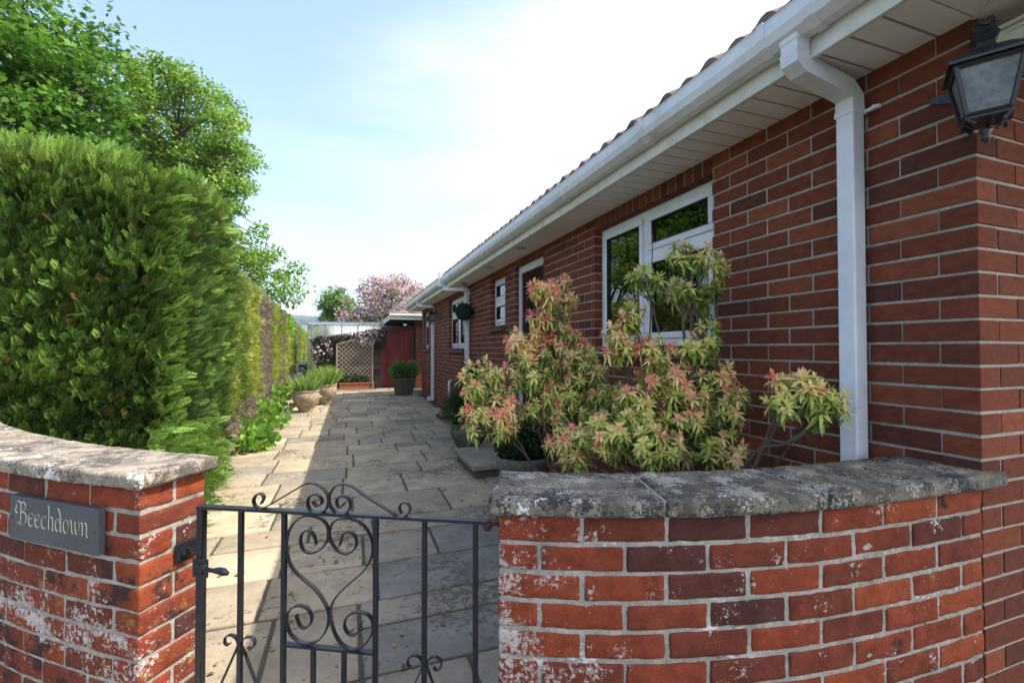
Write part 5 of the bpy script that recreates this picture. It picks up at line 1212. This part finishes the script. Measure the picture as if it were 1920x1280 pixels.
# clematis over the shed
cmx = thing('flowering_climber', 'bronze-leaved climber with pale pink flowers sprawling over the shed wall and trellis', 'climber', (-.5, 15.5, 0))
bl_ = [((-.72, 15.42, 1.15), (.34, .16, .42)), ((-.6, 15.42, .75), (.32, .16, .42)), ((-.5, 15.42, .35), (.28, .14, .3)), ((-.3, 15.42, 1.5), (.35, .15, .16)), ((.35, 15.38, 1.66), (.4, .15, .13)), ((.75, 15.36, 1.72), (.36, .16, .16)), ((.9, 15.36, 1.5), (.22, .14, .16)), ((-.85, 15.4, 1.5), (.25, .15, .15))]
bush(cmx, 'leaves', bl_, M['clematis_leaf'], LEAF4, .075, 5200, .2, (.5, .3))
fl_ = bush(cmx, 'flowers', [((.35, 15.34, 1.68), (.42, .16, .14)), ((.7, 15.32, 1.66), (.34, .16, .2)), ((.55, 15.30, 1.5), (.3, .12, .12)), ((-.75, 15.36, 1.2), (.3, .16, .4))], M['petal'], ROUND, .055, 620, .7, (.5, .3)); fl_['kind'] = 'stuff'
m = MB()
for i in range(9): x = -.8 + i * .08; m.tube([(x, 15.45, 0), (x + .05, 15.42, .8), (x - .1 + i * .06, 15.42, 1.5), (x + i * .12, 15.40, 1.68)], [.012, .009, .006, .004], 5)
m.build('stems', M['twig'], cmx)

# odds and ends left of the shed
bn = P(556, 690, 18.5); cb = thing('compost_bin', 'black plastic bin standing by the hedge beyond the blue flowers', 'bin', (bn.x, bn.y, 0))
m = MB(); m.lathe([(.0, 0), (.42, 0), (.40, .5), (.36, .62)], (bn.x, bn.y, 0), 20); m.build('bin_body', M['black_plastic'], cb); m = MB(); m.lathe([(.44, .60), (.46, .66), (.36, .74), (.1, .80), (0, .80)], (bn.x, bn.y, 0), 20); m.build('bin_lid', M['black_plastic'], cb)
uu = P(578, 705, 16.0); uz = thing('teal_jar', 'dark teal glazed jar standing behind the stone urns', 'jar', (uu.x, uu.y, 0))
m = MB(); m.lathe([(0, 0), (.15, 0), (.2, .2), (.2, .42), (.12, .52), (.10, .56), (.13, .60), (.10, .60), (.08, .5)], (uu.x, uu.y, 0), 24); m.build('jar_body', M['teal'], uz, smooth=True)
m = MB(); m.lathe([(.135, .60), (.12, .64), (.03, .67), (.03, .70), (0, .71)], (uu.x, uu.y, 0), 20); m.build('jar_lid', M['teal'], uz, smooth=True)
bb = P(598, 665, 15.1); bf = thing('butterfly_stake', 'rusty orange metal butterfly ornament on thin curved wires beside the climber', 'garden ornament', (bb.x, bb.y, 0))
m = MB(); m.tube([(bb.x, bb.y, 0), (bb.x, bb.y, .9), (bb.x, bb.y, bb.z)], .006, 5); m.tube(catmull([(bb.x - .22, bb.y, .6), (bb.x - .15, bb.y, .92), (bb.x, bb.y, 1.0), (bb.x + .18, bb.y, .92), (bb.x + .27, bb.y, .7)], 5), .005, 5); m.build('wire', M['trellis'], bf)
for sx, dxx in ((-1, -.09), (1, .13)):
    m = MB(); m.prism([(0, 0), (.05, .07), (.13, .10), (.16, .03), (.12, -.02), (.13, -.08), (.06, -.10), (.0, -.03), (-.06, -.09), (-.13, -.06), (-.1, 0), (-.14, .06), (-.05, .08)], lambda a, b_, c_, dxx=dxx: (bb.x + dxx + a, bb.y - .01 + c_ * .006 + abs(a) * .3, bb.z + b_)); m.build('butterfly', M['rust_metal'], bf)

# ============================================================ AIR
hz = MB(); hz.box(-2500, 2500, -2500, 2500, -12, 260); hm = bpy.data.materials.new('pale_air'); hm.use_nodes = True
hn = hm.node_tree.nodes; hn.clear(); ho = hn.new('ShaderNodeOutputMaterial'); hv = hn.new('ShaderNodeVolumePrincipled'); hv.inputs['Density'].default_value = .00032
hv.inputs['Color'].default_value = (.72, .84, 1, 1); hv.inputs['Anisotropy'].default_value = .2; hm.node_tree.links.new(hv.outputs[0], ho.inputs['Volume'])
tag(hz.build('haze', hm), 'thin blue air over the far hills', 'haze', kind='stuff')

# fallen leaves
n = 260; x = rng.uniform(-.9, 1.8, n); y = 1.7 + 9 * rng.uniform(0, 1, n) ** 1.5
p = np.stack([x, y, np.full(n, .008)], 1); ax = rng.normal(size=(n, 3)) * np.array([1, 1, .12])
o = bulk('leaf_litter', LEAFB[0], LEAFB[1], frames(p, ax, rng.uniform(.010, .03, n), up=np.array([0, 0, 1.]) + rng.normal(size=(n, 3)) * .2), rng.uniform(0, 1, n), mk('dry_leaves', [(0, (.10, .05, .02)), (.6, (.22, .13, .05)), (1, (.30, .30, .08))], rough=.8))
tag(o, 'scattered small dry leaves and bits lying on the paving', 'leaf litter', kind='stuff')
